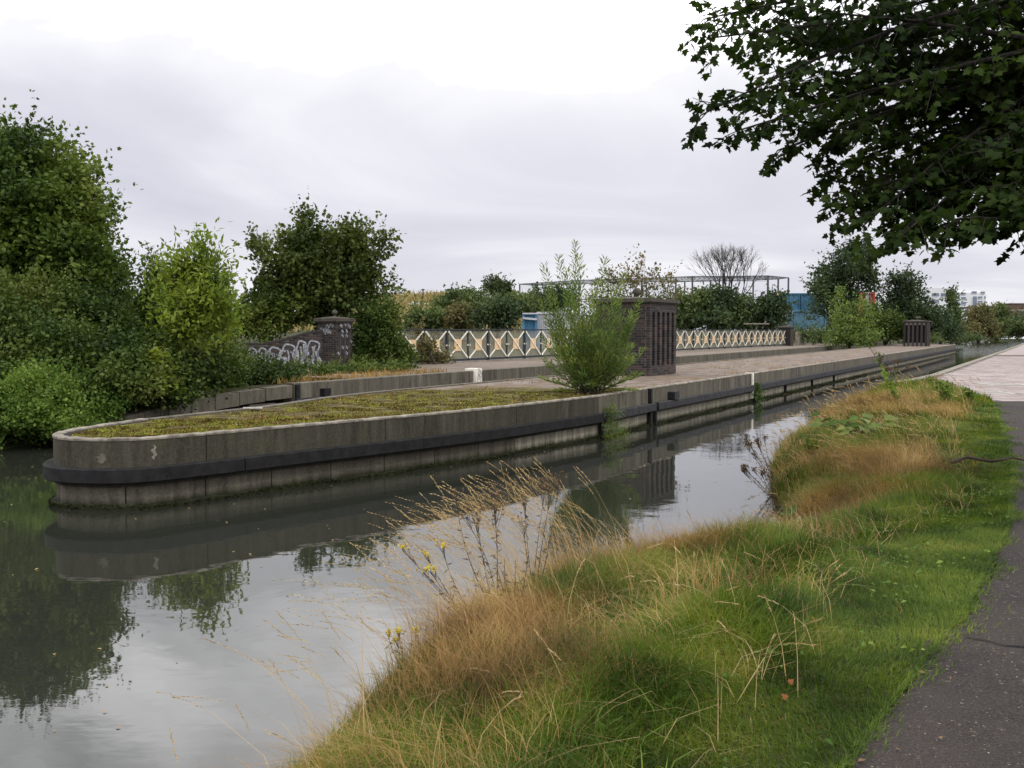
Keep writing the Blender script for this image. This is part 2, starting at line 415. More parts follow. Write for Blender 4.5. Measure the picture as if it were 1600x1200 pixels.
def lumpy(blobs, k=7, f=.42, seed=0, keep=True):
    r = np.random.RandomState(seed); o = []
    for b in blobs:
        b = np.array(b, float)
        if keep: o.append((*b[:3], *(b[3:]*.66)))
        for i in range(k):
            u = norm(r.normal(size=3)+np.array((0, -.25, .15))); q = f*r.uniform(.65, 1.25)
            o.append((*(b[:3]+u*b[3:]*.78), *(np.array((b[3:].mean(),)*3)*.5*q+b[3:]*.5*q)))
    return o
def curve(p, q, sag=.1, n=5, seed=0):
    p = np.array(p, float); q = np.array(q, float); r = np.random.RandomState(seed)
    l = np.linalg.norm(q-p); m = (p+q)/2+np.array((0, 0, sag*l))+r.normal(size=3)*l*.06
    return [(1-t)**2*p+2*t*(1-t)*m+t*t*q for t in np.linspace(0, 1, n)]
def tree(name, label, cat, base, blobs, n, nl, ln, size, mat, T=T_LEAF, trunk=.12, group=None, seed=1, up=.45, limbs=True, inner=.5, flat=.6, part='crown', twigs=0, bark=None, zmin=None, lump=5):
    base = np.array(base, float)
    root = empty(name, tuple(base), label, cat, group)
    V, F, c, dirs = sprays(lumpy(blobs, lump, .42, seed) if lump else blobs, n, nl, ln, size, T, up, seed, inner, flat, zmin=zmin)
    link(part, npmesh(part, V, F), mat, root)
    if limbs:
        bl = np.array(blobs); w_ = MB(); r = np.random.RandomState(seed)
        cen = bl[:, :3].mean(0); fork = base+(cen-base)*.5
        pts = curve(base-np.array((0, 0, .15)), fork, 0, 5, seed); w_.tube(pts, list(np.linspace(trunk, trunk*.7, 5)), 7)
        for i, b in enumerate(bl):
            q = b[:3]+np.array((0, 0, b[5]*.4)); w_.tube(curve(fork, q, .08, 5, seed+i), list(np.linspace(trunk*.6, trunk*.15, 5)), 5)
            for k in range(3):
                u = norm(r.normal(size=3)+np.array((0, 0, .5))); w_.tube(curve(fork+(q-fork)*.4, b[:3]+u*b[3:6]*.8, .08, 4, seed+i+k), list(np.linspace(trunk*.3, trunk*.05, 4)), 4)
        for k in range(min(twigs, len(c))):
            w_.tube([c[k]-dirs[k]*ln*.6, c[k], c[k]+dirs[k]*ln*.8], [trunk*.09, trunk*.06, .003], 3, False)
        w_.build('trunk', bark or MAT['bark'], root)
    return root
def bpx(px, py, rx, rz, d, ry=None):
    c = at(px, py, d); k = d/1600
    return (c[0], c[1], c[2], rx*k, ry if ry is not None else rx*k, rz*k)

# ------------------------------------------------------------------ layout of the canal
AX = np.array((.4683, .8836)); PN = np.array((-.8836, .4683))      # along the canal / to its left
RK = np.array([(-12, -4.2), (0, -2.4), (3, -1.4), (5.15, -.95), (6.9, -.45), (7.6, -.05), (8.1, .5), (8.6, 1.4), (9.3, 2.5), (10.4, 3.15), (13, 3.35), (16, 4.05), (19.1, 5.15), (23, 6.9), (28.4, 9.7), (34, 13.7), (98, 48.1), (260, 134), (262, 134.5)])
def xr(y): return np.interp(y, RK[:, 0], RK[:, 1])
LK = np.array([(-12, -13), (8, -12), (14, -10.6), (19.2, -9.3), (20.6, -8.05), (22.5, -7.25), (24, -6.5), (25.1, -5.6), (33, -1.33), (260, 118.9), (262, 119.9)])
def xl(y): return np.interp(y, LK[:, 0], LK[:, 1])
def xp(y): return np.interp(y, [-6, 0, 3.74, 5.77, 8.15, 12.5, 20.6, 22.9, 24], [-4.4, -1.1, 1.26, 2.6, 4.0, 6.15, 9.75, 10.75, 11.2])
def sstep(a, b, x): t = np.clip((x-a)/(b-a), 0, 1); return t*t*(3-2*t)
def hR(o, y, x):
    k = np.interp(y, [20, 31], [1, .14])
    q = o/k
    z = np.interp(q, [-3, -.5, 0, .12, .4, .9, 1.8, 3], [-.8, -.3, -.02, .14, .30, .42, .54, .6])
    m = np.clip(q/1.5, 0, 1)*np.interp(y, [20, 28], [1, 0])
    return z+m*(.025*np.sin(x*2.1+y*1.3)+.014*np.sin(x*4.3-y*3.1))*sstep(.1, 1.6, xp(y)-x)
def hill(x, y):
    a = 5.2*np.exp(-(((x+10)/17)**2+((y-118)/22)**2)); b = 2.4*np.exp(-(((x+22)/12)**2+((y-38)/11)**2))
    return a+b+1.5*np.exp(-(((x+17)/6)**2+((y-24)/6)**2))
def hL(o, y, x):
    nat = np.interp(o, [-3, -.5, 0, .4, 1.2, 4], [-.8, -.3, -.02, .2, .5, .85])
    wal = np.interp(o, [-3, .05, .12, 1, 3], [-.8, -.7, .84, .85, .85])
    m = np.interp(y, [19.2, 20.2, 22.5, 25, 98, 104], [0, .6, .95, 1, 1, 0])
    return nat*(1-m)+wal*m+hill(x, y)*np.where(np.asarray(y) > 24, sstep(6.5, 15, o), sstep(.3, 6, o))-.03*(o > 1)
def ground_z(x, y):
    o = x-xr(y)
    if o > -1: return float(hR(o, y, x))
    return float(hL(xl(y)-x, y, x))
ys = np.unique(np.concatenate([np.arange(-12, 2, 1.), np.arange(2, 16, .2), np.arange(16, 36, .4), np.arange(36, 110, 2), np.arange(110, 262, 8), [262]]))
lo = np.array([1800, 900, 400, 200, 120, 80, 60, 45, 36, 30, 25, 21, 18, 15, 12.5, 10.5, 9, 7.5, 6, 5, 4, 3.2, 2.4, 1.8, 1.2, .8, .4, .2, .12, .05, 0, -.5, -1.5])
ro = np.array([-1.5, -.8, -.5, -.25, -.1, 0, .06, .12, .2, .3, .4, .55, .7, .9, 1.1, 1.35, 1.6, 1.9, 2.2, 2.6, 2.8, 3, 3.2, 3.5, 3.8, 4.2, 4.6, 5, 6, 7, 8.5, 10, 15, 25, 60, 200, 600, 1800])
V = []; 
for y in ys:
    for o in lo: x = xl(y)-o; V.append((x, y, float(hL(o, y, x))))
    for o in ro: x = xr(y)+o; V.append((x, y, float(hR(o, y, x))))
nc = len(lo)+len(ro); F = [(j*nc+i, j*nc+i+1, (j+1)*nc+i+1, (j+1)*nc+i) for j in range(len(ys)-1) for i in range(nc-1)]
o = link('ground', npmesh('ground', V, np.array(F)), MAT['earth'], smooth=True); tag(o, kind='structure', label='dark soil and grass banks either side of the canal')
# ground beyond the visible canal and behind the camera
mb = MB(); mb.add([(-1800, 262, .6), (1900, 262, .6), (1900, 3000, .6), (-1800, 3000, .6)], [(0, 1, 2, 3)])
mb.add([(-1800, 3000, .6), (1900, 3000, .6), (1900, 3000, .5), (-1800, 3000, .5)], [(0, 1, 2, 3)])
mb.add([(-1800, -600, .55), (1900, -600, .55), (1900, -12, .55), (-1800, -12, .55)], [(0, 1, 2, 3)])
tag(mb.build('field', MAT['earth']), kind='structure', label='level land beyond the far end of the canal')
# water
def mat_water():
    m, t, b = newmat('canal_water')
    b.inputs['Base Color'].default_value = (.021, .023, .018, 1); b.inputs['Roughness'].default_value = .015; b.inputs['IOR'].default_value = 1.5
    b.inputs['Specular IOR Level'].default_value = 1.0
    v = pos(t, (1, 1, 1), .3); a = noise(t, 1.3, 3, .5, v, .4)
    v2 = pos(t, (.8, 2.2, 1), -.5); c = noise(t, 6, 3, .55, v2); p = noise(t, .22, 2, .5, pos(t))
    c2 = M_('MULTIPLY', c, maprange(t, p, .42, .62, .05, .5), tree=t)
    sy = t.nodes.new('ShaderNodeSeparateXYZ'); t.links.new(pos(t), sy.inputs[0])
    far = M_('MULTIPLY', noise(t, 1.1, 3, .5, pos(t, (.35, 1.3, 1))), maprange(t, sy.outputs[1], 75, 110, 0, 26), tree=t)
    bump(t, b, M_('ADD', M_('ADD', a, M_('MULTIPLY', c2, .35, tree=t), tree=t), far, tree=t), 1, .0032); return m
mb = MB(); 
yy = list(np.arange(-12, 262, 6))+[262]
vs = [(xl(y)-3, y, 0) for y in yy]+[(xr(y)+1.5, y, 0) for y in yy]; n = len(yy)
mb.add(vs, [(i, n+i, n+i+1, i+1) for i in range(n-1)])
tag(mb.build('water', mat_water()), 'still grey green canal water mirroring the clouds', kind='structure')
def npaths():
    nose = catmull([(-5.55, 15.3), (-5.80, 14.3), (-5.93, 13.5), (-5.83, 12.95), (-5.55, 12.58), (-5.1, 12.42), (-4.65, 12.47), (-4.2, 12.85), (-3, 14.25), (-1.5, 16), (-.4, 17.42), (.59, 18.9), (1.81, 20.8)], 6)
    near = nose+[(3.15, 23.5)]+[(3.15+.53*(y-23.5), y) for y in np.arange(28, 97, 4)]+[(41.6, 96)]
    back = catmull([(-5.55, 15.3), (-5.05, 16.5), (-4.44, 17.75), (-3.66, 20.6), (-2.6, 23), (-.94, 26.1)], 6)+[(-.94+.53*(y-26.1), y) for y in np.arange(30, 97, 4)]+[(36.1, 96)]
    return Path(near), Path(back)
NEAR, BACK = npaths()
# island surface: between the two walls, dished a little below the coping
V = []; cols = 15; st = np.concatenate([np.linspace(0, 1, 170)**1.5])
for i, q in enumerate(st):
    yb = 15.3+(95.8-15.3)*q
    sb = BACK.nearest(*[(lambda y: (BACK.p[:, 0][np.argmin(abs(BACK.p[:, 1]-y))], y))(yb)][0]) if False else None
pass
s0 = NEAR.nearest(-5.55, 15.3)
sn_nose = NEAR.nearest(-4.65, 12.47)
for q in st:
    # matched parameters: near path from nose front, back path from its start, joined through the nose
    a = NEAR.off(sn_nose+(NEAR.L-sn_nose)*q, .18); y = a[1]
    tb = q
    # back point across the island
    if y < 15.3+1.6:
        k = sstep(12.4, 16.9, y); sb = 0
        t_ = sn_nose*(1-k)-0*k; b = NEAR.off(max(t_, 0.01), .18)
    else:
        yb = y+min(2.4, (y-16.9)*.6+.0); yb = min(max(yb, 15.4), 95.9)
        xb = np.interp(yb, BACK.p[:, 1], BACK.p[:, 0]); b = (xb+.2, yb)
    for c in range(cols):
        f_ = c/(cols-1); V.append((a[0]+(b[0]-a[0])*f_, a[1]+(b[1]-a[1])*f_, .852+.008*math.sin(a[0]*3+f_*9)*(0 if c in (0, cols-1) else 1)))
F = [(j*cols+i, j*cols+i+1, (j+1)*cols+i+1, (j+1)*cols+i) for j in range(len(st)-1) for i in range(cols-1)]
def mat_island():
    m, t, b = newmat('island_top'); v = pos(t)
    n = noise(t, 5, 6, .65, v); f_ = noise(t, 45, 4, .7, v); g = t.nodes.new('ShaderNodeNewGeometry'); sp = t.nodes.new('ShaderNodeSeparateXYZ'); t.links.new(g.outputs[0], sp.inputs[0])
    big = noise(t, .5, 4, .6, v)
    moss = ramp(t, n, [(.38, (.03, .022, .010)), (.5, (.085, .065, .018)), (.62, (.13, .12, .025))])
    moss = mixc(t, maprange(t, f_, .5, .7, 0, .4), moss, (.05, .035, .02))
    grv = ramp(t, noise(t, 2.2, 6, .65, v), [(.36, (.09, .07, .052)), (.5, (.165, .13, .108)), (.66, (.25, .215, .19))])
    grv = mixc(t, maprange(t, f_, .45, .7, 0, .4), grv, (.10, .075, .06))
    grv = mixc(t, maprange(t, big, .5, .68, 0, .75), grv, (.14, .095, .05))
    e1 = M_('SUBTRACT', sp.outputs[1], M_('MULTIPLY', M_('SUBTRACT', big, .5, tree=t), 5, tree=t), tree=t)
    d_ = M_('ADD', e1, M_('MULTIPLY', sp.outputs[0], -.12, tree=t), tree=t)
    c = mixc(t, maprange(t, d_, 23.2, 24.3), moss, grv)
    t.links.new(c, b.inputs['Base Color']); b.inputs['Roughness'].default_value = .95
    bump(t, b, M_('ADD', n, f_, tree=t), .7, .02); return m
o = link('island_ground', npmesh('island_ground', V, np.array(F)), mat_island(), smooth=True)
tag(o, 'flat top of the island with moss at the nose and worn gravel beyond', kind='structure')
ISV = np.array(V).reshape(len(st), cols, 3)

# ------------------------------------------------------------------ island walls
iw = empty('canal_wall', (1.8, 20.7, 0), 'long stained concrete wall of the central island with rounded nose and black fender', 'canal wall')
def s_px(path, px, py): p = pz(px, py, .88); return path.nearest(p[0], p[1])
s937 = s_px(NEAR, 938, 618); s1015 = s_px(NEAR, 1015, 606); s1172 = s_px(NEAR, 1172, 583)
joints = [0, s0+.01 if s0 > .05 else 1.6, 4.8, 7.9, s937-3.1, s937, s1015, s1172-3.3, s1172]
joints = sorted(set(round(j, 3) for j in joints))
s = s1172
while s < NEAR.L-4.5: s += 4.4; joints.append(s)
joints.append(NEAR.L)
UP = [(0, .285), (0, .87), (.12, .87), (.12, .285)]
COPE = [(-.006, .85), (-.006, .872), (.008, .884), (.115, .884), (.125, .873), (.125, .85)]
LO = [(.03, -.6), (.03, .28), (.2, .28), (.2, -.6)]
for a, b in zip(joints[:-1], joints[1:]):
    sweep(NEAR, a+.006, b-.006, UP, maxstep=2).build('wall_panel', MAT['conc_dark'] if a < s937-.1 else MAT['conc'], iw)
    sweep(NEAR, a+.004, b-.004, [(o_-.001, z_) for o_, z_ in COPE], maxstep=.12, zf=lambda t, z: z+(.003*math.sin(t*9)+.004*math.sin(t*23.7)*math.sin(t*5.1) if z > .86 else 0)).build('coping', MAT['coping'], iw)
    k = max(1, round((b-a)/1.1))
    for j in range(k):
        sweep(NEAR, a+(b-a)*j/k+.008, a+(b-a)*(j+1)/k-.008, LO, maxstep=2).build('footing_block', MAT['conc'] if a < s937-3.2 else MAT['conc_light'], iw)
sweep(NEAR, 0, NEAR.L, [(.05, -.6), (.05, .86), (.2, .86), (.2, -.6)], maxstep=3).build('backing', MAT['dark'], iw)
sweep(NEAR, 0, NEAR.L, [(-.05, -.5), (-.05, .035), (.05, .05), (.05, -.5)], maxstep=2, zf=lambda t, z: z+(.012*math.sin(t*7)+.01*math.sin(t*17) if z > 0 else 0)).build('waterline_ledge', MAT['conc'], iw)
# pale worn lip along the coping
# fender timbers with bolts
cuts = [0.0, 2.3, 5.3, 8.6, s937-1.6, s937-.02]
cuts2 = [s937+.12, s1015+.3-.12]; cuts3 = [s1015+.36, s1015+3.9, s1172-.06]
def fender(a, b, mat, z0=.34, z1=.52):
    o = sweep(NEAR, a+.006, b-.006, [(-.125, z0+.012), (-.125, z1-.012), (-.113, z1), (-.004, z1), (-.004, z0), (-.113, z0)], maxstep=1.5).build('fender_timber', mat, iw)
    k = max(2, int((b-a)/.75)); bb = MB()
    for j in range(k):
        t = a+(b-a)*(j+.5)/k; p = NEAR.off(t, -.13, z0+.06+.1*(j % 2)); q = NEAR.off(t, -.105, z0+.06+.1*(j % 2))
        bb.tube([q, p], .016, 6)
    bb.build('bolt_row', MAT['dark'], o)
for a, b in zip(cuts[:-1], cuts[1:]): fender(a, b, MAT['black'])
fender(cuts2[0], cuts2[1], MAT['black2']); fender(cuts3[0], cuts3[1], MAT['black2']); fender(cuts3[1], cuts3[2], MAT['black2'])
s = s1172+.45
while s < NEAR.L-1: fender(s, min(s+4.4, NEAR.L-.1), MAT['black2']); s += 4.42
for t, w_ in ((s937+.05, .05), (s1015, .06), (s1015+.33, .05), (s1172+.22, .05)):
    sweep(NEAR, t-w_, t+w_, [(-.075, 0.02), (-.075, .86 if w_ > .055 else .5), (-.002, .86 if w_ > .055 else .5), (-.002, .02)]).build('rubbing_strip', MAT['black'], iw)
for k in range(1, 4):
    t = s1172+4.4*k; 
    sweep(NEAR, t-.04, t+.04, [(-.05, .02), (-.05, .3), (.02, .3), (.02, .02)]).build('rubbing_strip', MAT['black'], iw)
sweep(NEAR, s1172-.07, s1172+.07, [(-.04, .1), (-.04, .89), (.22, .89), (.22, .1)]).build('joint_cover', MAT['white'], iw)['label'] = 'white painted joint cover'
for (px_, h0_, h1_, w_) in ((245, .78, .60, .05), (165, .70, .58, .12)):
    t_ = s_px(NEAR, px_, 684); mbs = MB(); v = []
    for i in range(7):
        q = i/6; ww_ = w_*(.35+.65*math.sin(math.pi*q))*(1+.3*math.sin(i*4)); zz_ = h0_+(h1_-h0_)*q; cxo = .02*math.sin(i*2.1)
        v += [NEAR.off(t_-ww_/2+cxo, -.004, zz_), NEAR.off(t_+ww_/2+cxo, -.004, zz_)]
    mbs.add(v, [(2*i, 2*i+1, 2*i+3, 2*i+2) for i in range(6)]); mbs.build('lime_stain', MAT['coping'] if w_ < .1 else MAT['conc'], iw)
tb = s_px(NEAR, 1046, 601)
sweep(NEAR, tb-.16, tb+.16, [(-.17, .535), (-.17, .72), (-.003, .72), (-.003, .535)]).build('mooring_block', MAT['black2'], iw)
sweep(NEAR, tb-.22, tb-.165, [(-.15, .535), (-.15, .71), (-.003, .71), (-.003, .535)]).build('mooring_block', MAT['black'], iw)
# island back wall and squared end
bw = empty('canal_wall', (-.94, 26.1, 0), 'hidden side of the island, concrete coping facing the far channel', 'canal wall')
k = 0; s = 0.
while s < BACK.L-.5:
    b = min(s+4.4, BACK.L); sweep(BACK, s+.006, b-.006, [(.0, -.6), (0, .862), (-.018, .878), (-.2, .878), (-.2, -.6)], maxstep=2).build('wall_panel', MAT['conc'], bw); s = b
mb = MB(); p = NEAR.off(NEAR.L, 0); q = BACK.off(BACK.L, 0)
mb.add([(p[0], p[1]+.01, -.6), (q[0], q[1]+.01, -.6), (q[0], q[1]+.01, .87), (p[0], p[1]+.01, .87), (p[0], p[1]+.25, -.6), (q[0], q[1]+.25, -.6), (q[0], q[1]+.25, .87), (p[0], p[1]+.25, .87)], [(0, 1, 2, 3), (4, 5, 6, 7), (0, 1, 5, 4), (3, 2, 6, 7), (0, 3, 7, 4), (1, 2, 6, 5)])
mb.build('end_wall', MAT['conc'], bw)

# ------------------------------------------------------------------ far towpath wall
FARP = Path([(-5.35, 25.1), (-1.2, 33)]+[(-1.2+.53*(y-33), y) for y in np.arange(37, 99, 4)]+[(33.2, 98)])
fw = empty('canal_wall', (-5.2, 25.1, 0), 'concrete wall of the far towpath with a thin black fender along its foot', 'canal wall')
sj = FARP.nearest(*pz(750, 579, .9)[:2]); js = [0, sj-4.4, sj-.2]; s = sj+.2
js2 = [s]
while s < FARP.L-4: s += 4.4; js2.append(s)
js2.append(FARP.L)
for J in (js, js2):
    for a, b in zip(J[:-1], J[1:]):
        sweep(FARP, a+.008, b-.008, [(0, -.6), (0, .885), (.02, .9), (.3, .9), (.3, -.6)], maxstep=3).build('wall_panel', MAT['conc'], fw)
        sweep(FARP, a+.01, b-.01, [(-.11, .34), (-.11, .52), (-.003, .52), (-.003, .34)], maxstep=3).build('fender_timber', MAT['black2'], fw)
sweep(FARP, sj-.19, sj+.19, [(-.1, .3), (-.1, .97), (.32, .97), (.32, .3)]).build('joint_pier', MAT['white'], fw)['label'] = 'white painted pier with dark scrawl'
d_ = MB()
for k in range(7):
    t = sj-.13+.04*k; z = .5+.05*(k*3 % 7)
    d_.tube([FARP.off(t, -.104, z), FARP.off(t+.05, -.104, z+.12), FARP.off(t+.02, -.104, z+.16)], .009, 4)
d_.build('scrawl', MAT['steel'], fw)
t = FARP.nearest(*pz(515, 596, .9)[:2])
sweep(FARP, t-.13, t+.13, [(-.15, .54), (-.15, .72), (-.003, .72), (-.003, .54)]).build('mooring_block', MAT['black'], fw)
sweep(FARP, .02, .16, [(-.06, -.2), (-.06, .86), (-.003, .86), (-.003, -.2)]).build('rubbing_strip', MAT['black'], fw)
# flared wing wall of stone blocks, stepping down to the water
WW = Path(catmull([(-8.0, 19.3), (-7.55, 20.6), (-6.9, 22.6), (-6.2, 24.0), (-5.38, 25.05)], 5))
ww = empty('wing_wall', (-7, 22.5, 0), 'low flared wall of weathered stone blocks below the brambles, sloping to the water', 'stone wall')
nb = 8
for k in range(nb):
    a, b = WW.L*k/nb, WW.L*(k+1)/nb; z1 = .42+.44*(k+.5)/nb
    zz = [(-.5, -.6), (z1-.34, z1-.34)]
    sweep(WW, a+.012, b-.012, [(0, z1-.30), (0, z1), (.35, z1+.01), (.35, z1-.30)], zf=lambda t, z: z+.04*((t-a)/(b-a)-.5)+rnd.uniform(-.004, .004)).build('stone_block', MAT['conc'], ww)
for k in range(nb-1):
    a, b = WW.L*(k+.4)/nb, WW.L*(k+1.4)/nb; z1 = .42+.44*(k+.5)/nb-.335
    sweep(WW, a+.012, b-.012, [(.02, -.6), (.02, z1), (.35, z1), (.35, -.6)]).build('stone_block', MAT['conc'], ww)
sweep(WW, 0, WW.L, [(.05, -.6), (.05, .4), (.3, .4), (.3, -.6)]).build('backing', MAT['dark'], ww)
# far towpath surface
def strip(path, a, b, o0, o1, z, nx=8, step=.8, jit=0):
    ts = np.arange(a, b+.01, step); V = []
    for t in ts:
        for i in range(nx+1):
            o = o0+(o1-o0)*i/nx; p = path.off(t, o); V.append((p[0], p[1], z))
    F = [(j*(nx+1)+i, j*(nx+1)+i+1, (j+1)*(nx+1)+i+1, (j+1)*(nx+1)+i) for j in range(len(ts)-1) for i in range(nx)]
    return np.array(V), np.array(F)
V, F = strip(FARP, 3, FARP.L, .3, 6.0, .885)
tag(link('far_towpath', npmesh('far_towpath', V, F), MAT['gravel']), 'worn gravel towpath between the far wall and the railing', kind='structure')

# ------------------------------------------------------------------ brick pylons
def brick_mesh(w_=.215, d=.1, h=.065):
    return MB().box((0, 0, 0), (w_/2, d/2, h/2)).mesh('brick', .004)
BM = {k: brick_mesh(k) for k in (.215, .1025)}
for m_ in BM.values(): m_.materials.append(MAT['brick'])
def place_bricks(parent, lst, cap=300):
    """lst of (x,y,z,rz,len) world; first cap are parts, the rest one joined part"""
    pw = worldm(parent).inverted(); prz = parent.rotation_euler.z
    for (x, y, z, rz, ln) in lst[:cap]:
        o = bpy.data.objects.new('brick', BM[ln]); COL.objects.link(o); o.parent = parent
        q = pw @ Vector((x, y, z)); o.location = q; o.rotation_euler = (0, 0, rz-prz)
    if lst[cap:]:
        mb = MB()
        for (x, y, z, rz, ln) in lst[cap:]: mb.box((x, y, z), (ln/2, .05, .0325), rz)
        tag(mb.build('brickwork', MAT['brick'], parent), kind='stuff')
def face(P, u, n, width, z0, z1, slots=None, slot_z=None, sw=.2):
    """bricks on a vertical face: P lower left corner (2d), u direction along, n outward. slots: list of centres"""
    out_ = []; rz = math.atan2(u[1], u[0]); z = z0+.0375; c = 0
    while z < z1-.03:
        if slots and slot_z[0] < z < slot_z[1]:
            edges = [0]+sum([[s_-sw/2, s_+sw/2] for s_ in slots], [])+[width]
            for i in range(0, len(edges), 2):
                a, b = edges[i], edges[i+1]; w_ = b-a
                k = .215 if w_ > .18 else .1025
                m_ = (a+b)/2; p = P+u*m_-n*.05; out_.append((p[0], p[1], z, rz, k))
        else:
            a = .0 if c % 2 == 0 else -.1125
            while a < width-.02:
                s_, e_ = max(a, 0)+.005, min(a+.225, width)-.005
                k = .215 if e_-s_ > .16 else .1025
                if e_-s_ > .05:
                    m_ = (s_+e_)/2; p = P+u*m_-n*.05; out_.append((p[0], p[1], z, rz, k))
                a += .225
        z += .075; c += 1
    return out_
def capstone(mb, C, hu, hn, u, n, z, over=.09, t=.1, rise=.07):
    u3 = (u[0], u[1], 0); n3 = (n[0], n[1], 0)
    mb.box((C[0], C[1], z+t/2), (hu+over, hn+over, t/2), ax=(u3, n3, (0, 0, 1)))
    mb.box((C[0], C[1], z-.02), (hu+over*.5, hn+over*.5, .022), ax=(u3, n3, (0, 0, 1)))
    b = [np.array((C[0], C[1], 0))+np.array(u3)*i*(hu+over*.8)+np.array(n3)*j*(hn+over*.8) for i, j in ((-1, -1), (1, -1), (1, 1), (-1, 1))]
    q = [(p[0], p[1], z+t+.002) for p in b]+[(C[0]+(p[0]-C[0])*.2, C[1]+(p[1]-C[1])*.2, z+t+rise) for p in b]
    mb.add(q, [(0, 1, 5, 4), (1, 2, 6, 5), (2, 3, 7, 6), (3, 0, 4, 7), (4, 5, 6, 7)])
def finial(C, z, r, root):
    mb = MB(); mb.tube([(C[0], C[1], z-.03), (C[0], C[1], z+.05)], [r*.6, r*.45], 10); mb.sphere((C[0], C[1], z+.05+r*.85), r, 12, 8)
    mb.build('finial', MAT['soot'], root, smooth=True)
A2 = np.array((AX[0], AX[1])); L2 = PN.copy()
def pylon(P, la, ln_, zb, zt, label, bricks=True, slots_a=5, slots_n=0, group=None, name='brick_pylon', left_first=False):
    """P: near right corner; la length along canal, ln_ length across (to the left)"""
    C = P+A2*la/2+L2*ln_/2
    root = empty(name, (C[0], C[1], zb), label, 'brick pillar', group)
    rec = .14
    mb = MB(); u3 = (A2[0], A2[1], 0); n3 = (L2[0], L2[1], 0)
    ina = rec if slots_a else .02; inn = rec if slots_n else .02
    # core, inset behind the bricks; near-black behind slots, their shade put in colour
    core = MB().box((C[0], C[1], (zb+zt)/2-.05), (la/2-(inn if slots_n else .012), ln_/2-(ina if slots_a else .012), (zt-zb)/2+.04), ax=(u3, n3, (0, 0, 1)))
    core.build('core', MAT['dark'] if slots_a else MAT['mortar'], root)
    sl_z = (zb+.28, zt-.26)
    def slotset(w_, k):
        sw = w_/(k*1.0+(k+1)*.95); pier = sw*.95; return [pier+sw/2+i*(sw+pier) for i in range(k)], sw, pier
    lst = []
    faces = [(P, A2, -L2, la, slots_a, True), (P+L2*ln_, -L2, -A2, ln_, slots_n, False)]
    if left_first: faces = faces[::-1]
    for (Q, u, n, w_, ks, isA) in faces:
        # mortar sheets behind bricks, solid zones
        mm = MB(); uu = (u[0], u[1], 0); nn = (n[0], n[1], 0)
        def sheet(a, b, za, zc):
            c_ = Q+u*(a+b)/2-n*(.008+.06); mm.box((c_[0], c_[1], (za+zc)/2), ((b-a)/2, .06, (zc-za)/2), ax=(uu, nn, (0, 0, 1)))
        if ks:
            ss, sw, pier = slotset(w_, ks)
            sheet(.01, w_-.01, zb-.1, sl_z[0]); sheet(.01, w_-.01, sl_z[1], zt)
            ed = [.01]+sum([[s_-sw/2, s_+sw/2] for s_ in ss], [])+[w_-.01]
            for i in range(0, len(ed), 2): sheet(ed[i]+.003, ed[i+1]-.003, sl_z[0]+.001, sl_z[1]-.001)
            mm.build('mortar', MAT['mortar'], root)
            for s_ in ss:
                ar = MB()   # round arch heads
                r_ = sw/2; c_ = [(-r_, 0), (-r_, r_*1.15), (r_, r_*1.15), (r_, 0)]
                arc = [(r_*math.cos(t), r_*math.sin(t)) for t in np.linspace(0, math.pi, 7)]
                poly = [(-r_-.0, r_*1.15), (r_, r_*1.15)]+arc
                vs = []
                for dep in (.012, .1):
                    for (a, b) in poly:
                        c3 = Q+u*(s_+a)-n*dep; vs.append((c3[0], c3[1], sl_z[1]-r_*1.16+b))
                k = len(poly)
                ar.add(vs, [tuple(range(k)), tuple(range(k, 2*k))[::-1]]+[(i, (i+1) % k, (i+1) % k+k, i+k) for i in range(k)])
                ar.build('arch_head', MAT['brick'], root)
            pass
            if bricks: lst += face(Q, u, n, w_, zb, zt, ss, sl_z, sw)
            else:
                for i in range(0, len(ed), 2):
                    c_ = Q+u*(ed[i]+ed[i+1])/2-n*.03; MB().box((c_[0], c_[1], (zb+zt)/2), ((ed[i+1]-ed[i])/2, .045, (zt-zb)/2), ax=(uu, nn, (0, 0, 1))).build('pier', MAT['brick'], root)
        else:
            sheet(.01, w_-.01, zb-.1, zt); mm.build('mortar', MAT['mortar'], root)
            if bricks: lst += face(Q, u, n, w_, zb, zt)
            else:
                c_ = Q+u*w_/2-n*.03; MB().box((c_[0], c_[1], (zb+zt)/2), (w_/2, .04, (zt-zb)/2), ax=(uu, nn, (0, 0, 1))).build('panel', MAT['brick'], root)
    if bricks: place_bricks(root, lst)
    cp = MB(); capstone(cp, C, la/2, ln_/2, A2, L2, zt); cp.build('capstone', MAT['soot'], root)
    finial(C, zt+.17, .13 if la > 1.5 else .1, root)
    return root, C
PA = pz(1015, 588, .86)[:2]
pylon(PA, 2.33, 1.72,   .86, 3.03, 'large dark brick pylon with five tall slots, standing behind the willow sapling')
PB = pz(1448, 541, .87)[:2]
pylon(PB, 2.33, 1.85, .86, 2.9, 'distant square brick pylon near the far tip of the island', bricks=False, slots_n=5)
PC = pz(526, 578, .86)[:2]
pylon(PC, .88, .80, .86, 2.50, 'graffitied brick pillar with ball finial at the near end of the railing', slots_a=3, left_first=True)
PD = pz(1235, 541, .86)[:2]
pylon(PD, 1.1, .95, .86, 2.42, 'small dark brick pillar with capstone at the far end of the railing', bricks=False, slots_a=0)
PE = pz(1252, 540, .86)[:2]+A2*3
